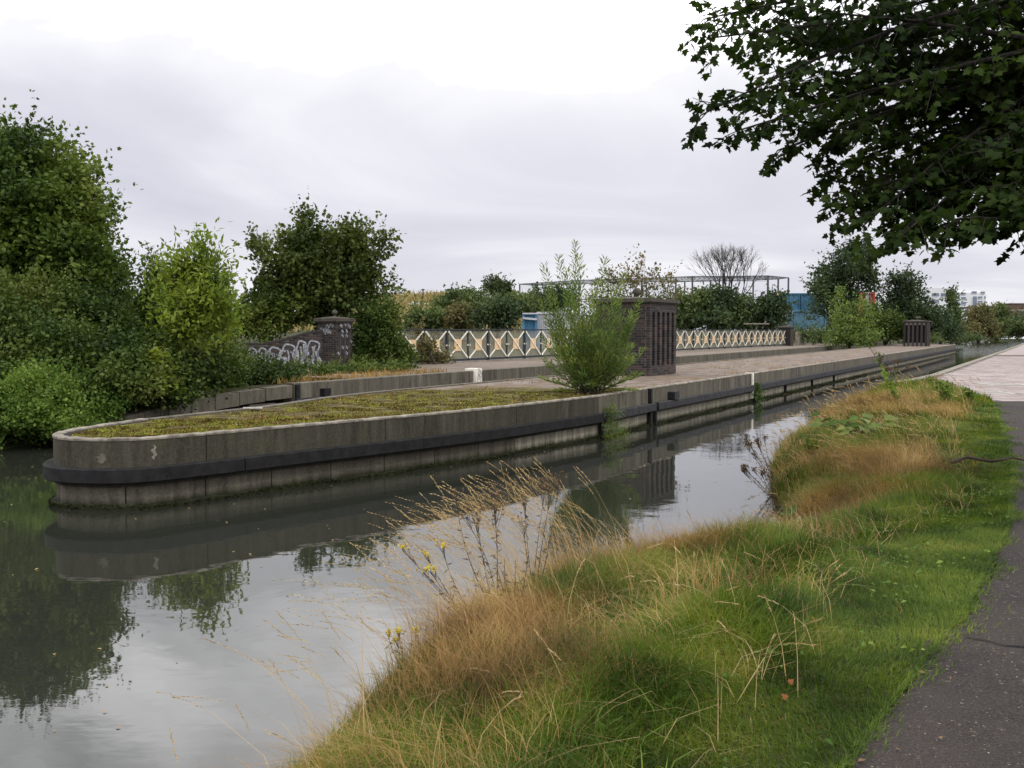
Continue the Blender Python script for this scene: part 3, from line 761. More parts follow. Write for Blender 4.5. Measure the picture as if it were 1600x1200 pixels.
# graffiti wing wall -----------------------------------------------------
Wa = PC+L2*.5+A2*.1; Wb = Wa+np.array((-5.2, -1.9)); u = (Wa-Wb)/np.linalg.norm(Wa-Wb); n = np.array((u[1], -u[0])); wl = np.linalg.norm(Wa-Wb)
gw = empty('graffiti_wall', (Wb[0], Wb[1], .85), 'low curved brick wall covered in white graffiti beside the pillar', 'brick wall')
def ztop(a): return 1.72+ .42*sstep(wl-2.2, wl-.1, a)
lst = []; rz = math.atan2(u[1], u[0]); z = .95; c = 0
while z < 2.2:
    a = 0 if c % 2 == 0 else -.1125
    while a < wl-.05:
        m_ = a+.1125
        if m_ > .1 and ztop(m_) > z+.03:
            p = Wb+u*m_-n*.05; lst.append((p[0], p[1], z, rz, .215))
        a += .225
    z += .075; c += 1
lst.sort(key=lambda q: -q[2]); place_bricks(gw, lst)
mm = MB()
ts = np.linspace(0, wl, 16); vs = []
for a in ts:
    for (dep, zz) in ((.008, .5), (.008, 1), (.25, 1), (.25, .5)):
        p = Wb+u*a-n*dep; vs.append((p[0], p[1], .5 if zz == .5 else ztop(a)-.002))
fs = [(i*4+k, (i+1)*4+k, (i+1)*4+(k+1) % 4, i*4+(k+1) % 4) for i in range(len(ts)-1) for k in range(4)]+[(0, 1, 2, 3), tuple(60+k for k in (3, 2, 1, 0))]
mm.add(vs, fs); mm.build('mortar', MAT['mortar'], gw)
cp = MB(); vs = []
for a in ts:
    for (dep, dz) in ((-.03, 0), (-.03, .07), (.28, .07), (.28, 0)):
        p = Wb+u*a-n*dep; vs.append((p[0], p[1], ztop(a)+dz))
cp.add(vs, fs); cp.build('coping', MAT['brick'], gw)
def ribbon(mb, pts, P, u, n, w_, off=.006):
    """flat painted stroke on a vertical face"""
    pts = catmull(pts, 5); v = []
    for i, p in enumerate(pts):
        d = pts[min(i+1, len(pts)-1)]-pts[max(i-1, 0)]; d = d/(np.linalg.norm(d)+1e-9); s_ = np.array((-d[1], d[0]))*w_/2
        for sg in (1, -1):
            q = p+s_*sg; w3 = P+u*q[0]+n*off; v.append((w3[0], w3[1], q[1]))
    mb.add(v, [(2*i, 2*i+1, 2*i+3, 2*i+2) for i in range(len(pts)-1)])
g = MB(); rr = random.Random(5)
a = .5
while a < wl-.5:          # row of swollen unreadable outline shapes
    h_ = min(ztop(a), 1.95)-.12; b_ = .98; w_ = rr.uniform(.3, .45)
    ribbon(g, [(a, b_), (a-.04, (b_+h_)/2), (a+.06, h_-.03), (a+w_*.5, h_), (a+w_*.9, h_-.1), (a+w_*.75, (b_+h_)/2), (a+w_, b_+.14), (a+w_*.6, b_), (a+w_*.2, b_-.01)], Wb, u, n, .055)
    ribbon(g, [(a+w_*.35, h_-.18), (a+w_*.45, (b_+h_)/2), (a+w_*.4, b_+.12)], Wb, u, n, .05)
    for k in range(9):
        x_ = a+rr.uniform(.0, w_); ribbon(g, [(x_, rr.uniform(b_, h_-.15)), (x_+rr.uniform(-.05, .05), rr.uniform(b_+.1, h_-.05))], Wb, u, n, rr.uniform(.05, .11))
    a += w_+.03
g.build('graffiti', MAT['paint_white'], gw)
pcr = [o for o in bpy.data.objects if o.get('label', '').startswith('graffitied brick pillar')][0]
g = MB()
for k in range(16):
    x_ = rr.uniform(.06, .8); z_ = rr.choice([2.38, 2.34, 2.3, 1.4, 1.6, 1.8, 2.0, 2.15]); 
    if z_ < 2.25: x_ = rr.choice([.10, .33, .56, .8])
    ribbon(g, [(x_-.05, z_), (x_, z_+.07), (x_+.03, z_-.04), (x_+.07, z_+.04)], PC, A2, -L2, .028, .008)
for k in range(9):
    x_ = rr.uniform(.1, .68); z_ = rr.uniform(2.1, 2.36)
    ribbon(g, [(x_-.07, z_), (x_, z_+.09), (x_+.04, z_-.05), (x_+.09, z_+.06)], PC+L2*.80, -L2, -A2, .026, .008)
g.build('graffiti', MAT['paint_white'], pcr)

# ------------------------------------------------------------------ railing on the far side
RA = PC+L2*.45+A2*1.05; RB = PD+L2*.45
rl = np.linalg.norm(RB-RA); ru = (RB-RA)/rl; rn = np.array((ru[1], -ru[0])); PW = 1.575; NPAN = int(rl/PW); PW = rl/NPAN
rail = empty('bridge_railing', (RA[0], RA[1], .88), 'long steel railing with white crossed bars and tan square plates between two brick pillars', 'railing')
rzz = math.atan2(ru[1], ru[0]); rail.rotation_euler = (0, 0, rzz)
HZ = 1.36
def lmesh(mb, name, mat, bevel=0): m_ = mb.mesh(name, bevel); m_.materials.append(mat); return m_
def lp(name, me, x, lab=None):
    o = bpy.data.objects.new(name, me); COL.objects.link(o); o.parent = rail; o.location = (x, 0, 0)
    if lab: o['label'] = lab
    return o
m_post = lmesh(MB().box((0, 0, HZ/2-.04), (.06, .06, HZ/2+.05)), 'post', MAT['steel'], .006)
m_thin = lmesh(MB().box((0, 0, HZ/2+.04), (.025, .03, HZ/2-.05)), 'post', MAT['steel'])
pl, pb = .08, HZ-.08; x0, x1 = .09, PW-.09; cxx = PW/2; pw_, ph_ = .26, .24; zc = (pl+.06+pb)/2
m_plate = lmesh(MB().box((cxx, -.02, zc), (pw_, .012, ph_)), 'plate', MAT['tan'], .003)
def brace(p, q, yy_): 
    mb = MB().bar((p[0], yy_, p[1]), (q[0], yy_, q[1]), .012, .045, up=(0, 0, 1)) if False else MB()
    d = np.array((q[0]-p[0], 0, q[1]-p[1])); l = np.linalg.norm(d); d /= l; s_ = np.array((-d[2], 0, d[0]))
    mb.box(((p[0]+q[0])/2, yy_, (p[1]+q[1])/2), (l/2, .01, .03), ax=(d, (0, 1, 0), s_))
    for e_ in (p, q): pass
    mb.box((p[0], yy_-.002, p[1]), (.045, .014, .03))
    return mb
b_full = lmesh(brace((x0, pb-.02), (x1, pl+.1), -.045), 'brace', MAT['white'])
b_tr = lmesh(brace((x1, pb-.02), (cxx+pw_-.01, zc+ph_-.01), -.022), 'brace', MAT['white'])
b_bl = lmesh(brace((x0, pl+.1), (cxx-pw_+.01, zc-ph_+.01), -.022), 'brace', MAT['white'])
mi = MB(); z = pl+.09
while z < pb: mi.box((PW/2, .02, z), (PW/2-.03, .004, .008)); z += .05
xx = .12
while xx < PW-.08: mi.box((xx, .03, (pl+pb)/2+.02), (.004, .003, (pb-pl)/2-.02)); xx += .12
m_inf = lmesh(mi, 'infill', MAT['mesh'])
for i in range(NPAN+1): lp('post', m_post if i % 2 == 0 else m_thin, i*PW)
for i in range(NPAN):
    lp('infill', m_inf, i*PW); lp('plate', m_plate, i*PW); lp('brace', b_full, i*PW); lp('brace', b_tr, i*PW); lp('brace', b_bl, i*PW)
    lp('top_rail', lmesh(MB().box((PW/2, 0, HZ-.03), (PW/2-.07, .04, .03)), 'top_rail', MAT['steel']) if i == 0 else TR, i*PW) if i else None
    if i == 0:
        TR = lmesh(MB().box((PW/2, 0, HZ-.02), (PW/2-.003, .045, .028)), 'top_rail', MAT['steel']); BRm = lmesh(MB().box((PW/2, 0, pl+.02), (PW/2-.065, .035, .045)), 'bottom_rail', MAT['steel'])
        lp('top_rail', TR, 0)
    lp('bottom_rail', BRm, i*PW)
m_bk = lmesh(MB().box((0, -.05, zc), (.012, .03, .03)), 'bracket', MAT['white'])
for i in range(NPAN+1):
    lp('bracket', m_bk, i*PW-.08); lp('bracket', m_bk, i*PW+.08)
kb = empty('kerb', (RA[0], RA[1], .88), 'low concrete kerb under the bridge railing', 'kerb'); kb.rotation_euler = (0, 0, rzz)
km = lmesh(MB().box((PW, -.02, -.03), (PW-.004, .17, .06)), 'kerb_stone', MAT['coping'], .008)
for i in range(0, NPAN-1, 2):
    o = bpy.data.objects.new('kerb_stone', km); COL.objects.link(o); o.parent = kb; o.location = (i*PW, 0, 0)

# ------------------------------------------------------------------ near towpath: asphalt, block paving
V = []; ya = np.arange(-6, 22.91, .12); nx = 14
for y in ya:
    wob = .05*math.sin(y*2.3)+.04*math.sin(y*5.7+1)+.02*math.sin(y*13)
    for i in range(nx+1):
        x = xp(y)+wob+2.9*i/nx; V.append((x, y, float(hR(x-xr(y), y, x))+.012+.006*math.sin(i/nx*math.pi)))
F = [(j*(nx+1)+i, j*(nx+1)+i+1, (j+1)*(nx+1)+i+1, (j+1)*(nx+1)+i) for j in range(len(ya)-1) for i in range(nx)]
tag(link('footpath', npmesh('footpath', V, np.array(F)), MAT['asphalt'], smooth=True), 'dark asphalt towpath in the right foreground', kind='structure')
# crack lines: thin dark repairs lying on the path
ck = MB()
for pts in ([(1510, 995), (1540, 1000), (1570, 1008), (1600, 1010), (1640, 1022)], [(1330, 1185), (1352, 1196), (1380, 1205), (1420, 1216)]):
    pp = [pz(a, b, .62) for a, b in pts]; v = []
    for i, p in enumerate(pp):
        zz = float(hR(p[0]-xr(p[1]), p[1], p[0]))+.021
        v += [(p[0], p[1]-.010-.004*math.sin(i*3), zz), (p[0], p[1]+.010, zz)]
    ck.add(v, [(2*i, 2*i+1, 2*i+3, 2*i+2) for i in range(len(pp)-1)])
tag(ck.build('path_cracks', MAT['dark']), 'tar-filled cracks across the asphalt path', kind='structure')
bp = empty('block_paving', (14, 30, .6), 'pinkish paved towpath beyond the asphalt', 'paving'); del bp['category']; bp['kind'] = 'structure'
def mat_paver(nm='paving_block'):
    m, t, b = newmat(nm); o = t.nodes.new('ShaderNodeObjectInfo'); g = t.nodes.new('ShaderNodeNewGeometry')
    f_ = M_('FRACT', M_('ADD', o.outputs['Random'], g.outputs['Random Per Island'], tree=t), tree=t)
    c = ramp(t, f_, [(0, (.15, .115, .105)), (.5, (.22, .175, .165)), (1, (.29, .245, .23))])
    big = noise(t, .6, 4, .6, pos(t)); c = mixc(t, maprange(t, big, .35, .65, .0, .45), c, (.33, .29, .275))
    t.links.new(c, b.inputs['Base Color']); b.inputs['Roughness'].default_value = .6
    bump(t, b, noise(t, 60, 3, .6, pos(t)), .3, .006); return m
MAT['paver'] = mat_paver()
def pleft(y): return max(float(xr(y))+.32, np.interp(y, [22.9, 26, 34], [10.75, 11.6, 14.0]))
V = []; yb = np.concatenate([np.arange(22.92, 60, 1.), np.arange(60, 262, 6.)])
for y in yb: V += [(pleft(y), y, .606), (pleft(y)+7.5, y, .606)]
F = [(2*i, 2*i+1, 2*i+3, 2*i+2) for i in range(len(yb)-1)]
link('joint_sand', npmesh('joint_sand', V, np.array(F)), plain('joint_sand', (.10, .085, .07), .95, .3, 20), bp)
BL, BW = .42, .28        # blocks as read in the photograph
pm = MB().box((0, 0, 0), (BL/2-.012, BW/2-.012, .03)).mesh('paving_block', .006); pm.materials.append(MAT['paver'])
blk = []
y = 23.06; row = 0
manholes = [pz(1565, 600, .62), pz(1542, 613, .62)]
while y < 62:
    a = pleft(y)+(.0 if row % 2 else BL/2)+BL/2
    while a < pleft(y)+7.2:
        if all(abs(a-m_[0]) > .55 or abs(y-m_[1]) > .62 for m_ in manholes) and not (36.6 < y < 37.1):
            blk.append((a, y))
        a += BL
    y += BW; row += 1
def vis(b): return b[0] < .5*b[1]+.3
blk.sort(key=lambda b: (not vis(b), b[1]))
pinv = worldm(bp).inverted()
for (x, y) in blk[:300]:
    o = bpy.data.objects.new('paving_block', pm); COL.objects.link(o); o.parent = bp; o.location = pinv @ Vector((x, y, .585+rnd.uniform(0, .006))); o.rotation_euler = (rnd.uniform(-.008, .008), rnd.uniform(-.008, .008), 0)
rest = MB()
for (x, y) in blk[300:]: rest.box((x, y, .587+rnd.uniform(0, .005)), (BL/2-.012, BW/2-.012, .03))
tag(rest.build('block_rows', MAT['paver'], bp), kind='stuff')
V2 = []
for y in yb[yb > 61.5]: V2 += [(pleft(y), y, .612), (pleft(y)+7.5, y, .612)]
link('distant_paving', npmesh('distant_paving', V2, np.array([(2*i, 2*i+1, 2*i+3, 2*i+2) for i in range(len(V2)//2-1)])), MAT['paver'], bp)
MB().box((pleft(36.85)+3.75, 36.85, .592), (3.9, .11, .032)).build('channel_strip', MAT['kerb'], bp)['label'] = 'pale kerb strip crossing the paving'
for i, m_ in enumerate(manholes):
    r_ = empty('manhole_cover', (m_[0], m_[1], .6), ['square grey manhole cover in the paving, the farther of two', 'square grey manhole cover in the paving, the nearer of two'][i], 'manhole cover', 'manhole covers in the paving')
    fr = MB()
    for sx in (-1, 1): fr.box((m_[0]+sx*.46, m_[1], .598), (.04, .5, .024)); fr.box((m_[0], m_[1]+sx*.46, .597), (.42, .04, .024))
    fr.build('frame', MAT['kerb'], r_)
    MB().box((m_[0], m_[1], .595), (.41, .41, .02)).build('lid', plain('lid_grey', (.22, .20, .19), .7), r_)
# canal edge kerb beside the paving
KP = Path([(float(xr(y))-.02, y) for y in np.concatenate([np.arange(30, 60, 3), np.arange(60, 130, 6.)])])
ke = empty('canal_edge', (float(xr(30)), 30, 0), 'low concrete edge between the paved towpath and the water', 'canal edge')
s = 0
while s < KP.L-2: sweep(KP, s+.01, s+1.98, [(.0, .66), (.0, -.5), (-.3, -.5), (-.3, .66)]).build('edge_stone', MAT['coping'], ke); s += 2

# ------------------------------------------------------------------ grass
def blades(P, h, w_, ang, bend, seg=3):
    n = len(P); ts = {3: [0, .4, .75, 1], 2: [0, .55, 1]}[seg]
    dx = np.stack([np.cos(ang), np.sin(ang), np.zeros(n)], 1); sd_ = np.stack([-np.sin(ang), np.cos(ang), np.zeros(n)], 1)
    tw = R.uniform(-.9, .9, n); sd_ = sd_*np.cos(tw)[:, None]+dx*np.sin(tw)[:, None]
    vs = []
    for t in ts:
        c = P+np.array((0, 0, 1))*(h*(t-.55*bend*t*t))[:, None]+dx*(h*bend*t*t*.85+h*.08*t)[:, None]
        ww_ = (w_*(1-t)**.7)[:, None]
        if t < 1: vs += [c-sd_*ww_/2, c+sd_*ww_/2]
        else: vs.append(c)
    m = len(vs); V = np.stack(vs, 1).reshape(-1, 3)
    tr = []
    for i in range(seg-1): a = 2*i; tr += [(a, a+1, a+3), (a, a+3, a+2)]
    a = 2*(seg-1); tr.append((a, a+1, a+2)); tr = np.array(tr)
    F = (tr[None]+(np.arange(n)*m)[:, None, None]).reshape(-1, 3); return V, F
def nz(x, y, s, ph=0): return .5+.25*np.sin(x*s*1.3+ph+1.7*np.sin(y*s*.8+ph))+.25*np.sin(y*s*1.1-ph*2+1.5*np.sin(x*s*.9+1))
def bankpts(n, y0, y1, o0=.02, edge=.0, over=0):
    y = R.uniform(y0, y1, n); a = xr(y)+o0; b = xp(y)+edge; b = np.where(y > 22.9, np.vectorize(pleft)(y)-.02, b)
    x = a+(b-a)*R.rand(n); k = (b > a) & (((x-3.4)/.65)**2+((y-10.7)/.5)**2 > R.uniform(.5, 1.2, n)); x, y, a, b = x[k], y[k], a[k], b[k]
    # area weighting
    wmax = (b-a).max(); k = R.rand(len(x)) < (b-a)/wmax; x, y, a, b = x[k], y[k], a[k], b[k]
    t = (x-a)/(b-a); z = hR(x-xr(y), y, x)
    return x, y, z, t
DZ = []      # tan patches of dead grass, at their places on the bank
for (px_, py_, sx_, sy_, am_) in ((790, 960, .40, .9, 1.15), (890, 905, .40, .5, 1.0), (1040, 875, .6, .4, 1.1), (1250, 765, .75, 1.1, .95), (1390, 735, .9, 1.2, .7), (1330, 640, 1.2, 4, .75), (1430, 650, 1.2, 3.5, .6), (700, 1060, .35, .45, .6), (860, 1100, .5, .35, .45)):
    q_ = pz(px_, py_, .45); DZ.append((q_[0], q_[1], sx_, sy_, am_))
def dryness(x, y, t):
    d = .05+.11*np.clip(1-t*3, 0, 1)
    for (a, b, p, q, m) in DZ: d = np.maximum(d, m*np.exp(-(((x-a-.1*(y-b))/p)**2+((y-b)/q)**2)))
    d = d*(.45+.8*nz(x, y, 1.9, 1))*(.35+1.15*nz(x, y, 4.3, 2))
    return d*np.clip((1.02-t)*5, .25, 1)
G = []
parts = {'turf': [], 'green': [], 'dry': [], 'stem': []}
for (y0, y1, n, wf, seg) in ((2.2, 5, 90000, .8, 3), (5, 8, 90000, 1, 3), (8, 12, 80000, 1.3, 2), (12, 18, 60000, 1.8, 2), (18, 30, 50000, 2.6, 2), (30, 100, 9000, 6, 2)):
    x, y, z, t = bankpts(n, y0, y1); dr = np.clip(dryness(x, y, t), 0, 1); isd = R.rand(len(x)) < dr
    P = np.stack([x, y, z+.002], 1)
    lawn = sstep(.50, .85, t+.15*(nz(x, y, 2)-.5))
    lawn = np.where(y > 21, lawn*.3, lawn)
    hh = (.05+.17*(1-lawn)*(.15+1.3*nz(x, y, 2.9, 1)))*R.uniform(.6, 1.35, len(x))
    tall = .22*np.exp(-((x-2.5)**2+(y-9.6)**2)/.5); hh = hh+tall*R.rand(len(x))*.6
    g_ = ~isd; wb = R.uniform(.003, .0065, len(x))*wf
    ang = 6.28*nz(x, y, 1.1, 9)*1.3+R.normal(0, 1.1, len(x)); bend = R.uniform(.15, 1.2, len(x))
    lw = g_ & (lawn > .5); md = g_ & ~(lawn > .5)
    if lw.any(): parts['turf'].append(blades(P[lw], hh[lw], wb[lw]*1.1, ang[lw], bend[lw], seg))
    if md.any(): parts['green'].append(blades(P[md], hh[md], wb[md]*1.15, ang[md], bend[md], seg))
    # dry grass: longer, laid over, mostly leaning down-left
    hd = (.16+.28*(1-lawn)*(.3+nz(x, y, 2.1, 3)))*R.uniform(.5, 1.3, len(x))*np.interp(y, [3, 12, 30], [.95, 1.15, 1.1]); hd = np.where(lawn > .6, hd*.35, hd)
    ad = 2.7+2.2*(nz(x, y, 1.6, 6)-.5)*2+R.normal(0, .9, len(x)); bd = R.uniform(.5, 1.45, len(x))
    if isd.any(): parts['dry'].append(blades(P[isd], hd[isd], wb[isd]*.8, ad[isd], bd[isd], seg))
# extra laid dry thatch on the canal side
for (y0, y1, n, wf) in ((5.0, 10.5, 16000, 1), (10.5, 20, 26000, 1.7), (20, 32, 12000, 2.6)):
    x, y, z, t = bankpts(n, y0, y1); k = R.rand(len(y)) < 1.5*dryness(x, y, t)-.25; x, y, z = x[k], y[k], z[k]; n = len(x)
    P = np.stack([x, y, z], 1); parts['dry'].append(blades(P, R.uniform(.3, .58, n)*(.6+.7*nz(x, y, 2.5, 4)), R.uniform(.0025, .0045, n)*wf, 2.8+3*(nz(x, y, 1.8, 2)-.5)+R.normal(0, .8, n), R.uniform(.6, 1.5, n), 3))
LAB = {'turf': ('turf', 'short mown green turf along the asphalt path edge'), 'green': ('meadow_grass', 'longer green grass on the canal bank'), 'dry': ('dry_grass', 'tangled tan dry grass leaning over the water')}
for k in ('turf', 'green', 'dry'):
    V, F = merge(parts[k]); tag(link(LAB[k][0], npmesh(LAB[k][0], V, F), LM[k]), LAB[k][1], kind='stuff')
x, y, z, t = bankpts(16000, 2.4, 14); k = (t > .3) & (nz(x, y, 3.1, 11)*R.uniform(.6, 1.4, len(x)) > .62); x, y, z = x[k], y[k], z[k]; n = len(x)
V, F = scat(T_LEAF, np.stack([x, y, z+R.uniform(.02, .09, n)], 1), basis(norm(R.normal(size=(n, 3))*(1, 1, .4)), norm(R.normal(size=(n, 3))*.5+np.array((0, 0, 1.)))), R.uniform(.018, .05, n))
tag(link('broadleaf_weeds', npmesh('broadleaf_weeds', V, F), LM['nettle']), 'small rounded weed leaves mixed into the lawn', kind='stuff')
# tufts creeping over the path edge
n = 16000; y = R.uniform(2.6, 22, n); x = xp(y)-.03+R.exponential(.045, n)*(.2+2.2*nz(y*1.3, y*.7, 3)**2); z = hR(x-xr(y), y, x)+.01
V, F = blades(np.stack([x, y, z], 1), R.uniform(.02, .06, n), R.uniform(.003, .006, n)*np.interp(y, [3, 20], [1, 3]), R.uniform(-1.2, 1.2, n), R.uniform(.5, 1.1, n), 2)
tag(link('edge_tufts', npmesh('edge_tufts', V, F), LM['turf']), 'ragged grass tufts creeping over the path edge', kind='stuff')
x, y, z, t = bankpts(7000, 2.4, 12); k = (t < .75) & (nz(x, y, 2.3, 6) > .42) & (R.rand(len(x)) > dryness(x, y, t)); x, y, z = x[k], y[k], z[k]; n = len(x)
V, F = blades(np.stack([x, y, z], 1), R.uniform(.12, .3, n), R.uniform(.007, .015, n), R.uniform(0, 6.28, n), R.uniform(.4, 1.4, n), 3)
tag(link('broad_grass', npmesh('broad_grass', V, F), LM['green']), 'coarse wide bladed grass tufts on the near bank', kind='stuff')
x, y, z, t = bankpts(9000, 2.4, 20); k = (R.rand(len(x)) < .5) & (t < .8); x, y, z = x[k], y[k], z[k]; n = len(x)
V, F = blades(np.stack([x, y, z+.02], 1), R.uniform(.15, .5, n), R.uniform(.002, .004, n)*np.interp(y, [3, 20], [1, 2.2]), R.uniform(0, 6.28, n), R.uniform(.7, 1.7, n), 3)
tag(link('straw', npmesh('straw', V, F), LM['stem']), 'loose pale straws lying through the green grass', kind='stuff')
# tall seeded stems
def stems(bases, hgt, lean, bend, seedlen=.22, wid=.004):
    n = len(bases); V, F = blades(bases, hgt, np.full(n, wid)*R.uniform(.8, 1.3, n), lean, bend, 3)
    # seed heads along the top of each stem
    dx = np.stack([np.cos(lean), np.sin(lean), np.zeros(n)], 1); PP, DD, SS = [], [], []
    m = 12
    for j in range(m):
        t = 1-seedlen*(j/m); c = bases+np.array((0, 0, 1))*(hgt*(t-.55*bend*t*t))[:, None]+dx*(hgt*bend*t*t*.85+hgt*.08*t)[:, None]
        tan = np.array((0, 0, 1))*(1-1.1*bend*t)[:, None]+dx*(1.7*bend*t+.08)[:, None]
        PP.append(c); DD.append(norm(tan)+R.normal(size=(n, 3))*.16); SS.append(R.uniform(.022, .034, n)*(1-.3*j/m)*np.interp(bases[:, 1], [4, 10, 25], [1, 1.15, 2.2]))
    P = np.concatenate(PP); D = norm(np.concatenate(DD)); S = np.concatenate(SS)
    return [(V, F), scat(T_NARROW, P, basis(D, norm(R.normal(size=P.shape))), S)]
st_parts = []
def stemzone(pxs, n, d0, d1, h0, h1, lean_m=2.85, lean_s=.35, b0=.35, b1=1.0, wid=.0045):
    y = R.uniform(d0, d1, n); px = R.uniform(pxs[0], pxs[1], n); x = (px-800)/1600*y; k = (x > xr(y)-.02) & (x < xp(y)); x, y = x[k], y[k]
    z = hR(x-xr(y), y, x); b = np.stack([x, y, z], 1); n = len(b)
    if n: st_parts.extend(stems(b, R.uniform(h0, h1, n), R.normal(lean_m, lean_s, n), R.uniform(b0, b1, n), wid=wid))
stemzone((560, 1000), 200, 6.2, 9.2, .65, 1.05, wid=.005)
stemzone((640, 960), 90, 7.2, 9.6, .8, 1.15, wid=.005, b0=.3, b1=.8)
stemzone((720, 930), 170, 6.6, 8.2, .85, 1.2, wid=.005, b0=.3, b1=.8)
stemzone((600, 860), 90, 6.0, 7.4, .7, 1.05, wid=.005)
stemzone((430, 900), 55, 4.3, 7, .5, .95)
stemzone((560, 760), 60, 5.2, 7, .55, .95, lean_s=.5)
stemzone((200, 600), 30, 3.6, 5.6, .5, .9, b0=.2, b1=.8)
stemzone((700, 1300), 60, 4, 10, .25, .5, 2, 1.5, .2, .9)
stemzone((1150, 1500), 260, 12, 20, .35, .7, 2.8, .7, .3, 1, wid=.005)
stemzone((1250, 1550), 200, 19, 30, .4, .8, 2.8, .8, .2, .9, wid=.008)
V, F = merge(st_parts); tag(link('seeding_grass', npmesh('seeding_grass', V, F), LM['stem']), 'tall pale seeding grass stems arching over the canal', kind='stuff')

# ------------------------------------------------------------------ moss tufts on the island
n = 110000; i_ = R.uniform(0, len(st)-1.01, n*2); j_ = R.uniform(.12, cols-1.12, n*2); a = i_.astype(int); b = j_.astype(int); fa = (i_-a)[:, None]; fb = (j_-b)[:, None]
P = (ISV[a, b]*(1-fb)+ISV[a, b+1]*fb)*(1-fa)+(ISV[a+1, b]*(1-fb)+ISV[a+1, b+1]*fb)*fa
lim = 22.8+.12*P[:, 0]+3*(nz(P[:, 0], P[:, 1], .9, 1)-.5); k = (P[:, 1] < lim) & (nz(P[:, 0], P[:, 1], 3.2, 4)*R.uniform(.7, 1.3, len(P)) > .22); P = P[k]; n = len(P)
V, F = blades(P, R.uniform(.012, .045, n)*(.2+1.5*nz(P[:, 0], P[:, 1], 5)), R.uniform(.012, .03, n), R.uniform(0, 6.28, n), R.uniform(.4, 1.2, n), 2)
tag(link('moss', npmesh('moss', V, F), LM['moss']), 'yellow green moss carpet on the nose of the island', kind='stuff')
n = 1500; i_ = R.uniform(0, len(st)-1.01, n*9); j_ = R.uniform(.05, cols-1.05, n*9); a = i_.astype(int); b = j_.astype(int)
P = ISV[a, b]+(ISV[a, b+1]-ISV[a, b])*(j_-b)[:, None]; k = (P[:, 1] < 45) & ((j_ < .8) | (nz(P[:, 0], P[:, 1], 1.4, 8) > .8)); P = P[k]; n = len(P)
V, F = blades(P, R.uniform(.05, .18, n), R.uniform(.006, .014, n), R.uniform(0, 6.28, n), R.uniform(.2, 1.1, n), 2)
tag(link('wall_top_weeds', npmesh('wall_top_weeds', V, F), LM['dry']), 'sparse dry weeds rooted behind the island coping', kind='stuff')
n = 9000; t_ = R.uniform(0, 48, n)**1.0; q = R.rand(n)
P = np.array([NEAR.off(a, -.055, .0) for a in t_]); P[:, 2] = R.uniform(.0, .055, n)+.02*np.sin(t_*2.3)
V, F = blades(P, R.uniform(.01, .05, n), R.uniform(.01, .03, n), R.uniform(0, 6.28, n), R.uniform(.5, 1.5, n), 2)
tag(link('waterline_algae', npmesh('waterline_algae', V, F), leafmat('algae', [(.1, (.012, .014, .005)), (.6, (.035, .04, .012)), (.95, (.08, .085, .03))], .1)), 'dark green algae fringe along the waterline of the island wall', kind='stuff')
n = 260; i_ = R.uniform(0, 120, n); j_ = R.uniform(.4, cols-1.4, n); a = i_.astype(int); b = j_.astype(int); P = ISV[a, b]+(ISV[a, b+1]-ISV[a, b])*(j_-b)[:, None]; P[:, 2] += .012
V, F = scat(T_LEAF, P, basis(norm(R.normal(size=(n, 3))*(1, 1, .2)), norm(R.normal(size=(n, 3))*.3+np.array((0, 0, 1.)))), R.uniform(.02, .07, n))
tag(link('island_litter', npmesh('island_litter', V, F), LM['stem']), 'pale scraps of litter and dead leaves on the moss', kind='stuff')
# litter: a pale plank and stones on the moss
p = pz(395, 638, .88); tag(MB().bar((p[0]-.16, p[1]-.02, .885), (p[0]+.16, p[1]+.03, .885), .04, .03).build('plank', MAT['kerb'], bevel=.003), 'short pale plank lying on the moss', 'plank')

# ------------------------------------------------------------------ floating specks
n = 170; y = R.uniform(5.5, 26, n)**1.0; x = R.uniform(-.5, .35, n)*y; k = (x < xr(y)-.3) & (x > xl(y)+.2); x, y = x[k], y[k]; n = len(x)
V, F = scat(T_LEAF, np.stack([x, y, np.full(n, .006)], 1), basis(norm(np.stack([R.normal(size=n), R.normal(size=n), np.zeros(n)], 1)), np.tile([0, 0, 1.], (n, 1))), R.uniform(.015, .05, n))
tag(link('floating_leaves', npmesh('floating_leaves', V, F), LM['stem']), 'pale specks of leaf litter floating on the canal', kind='stuff')

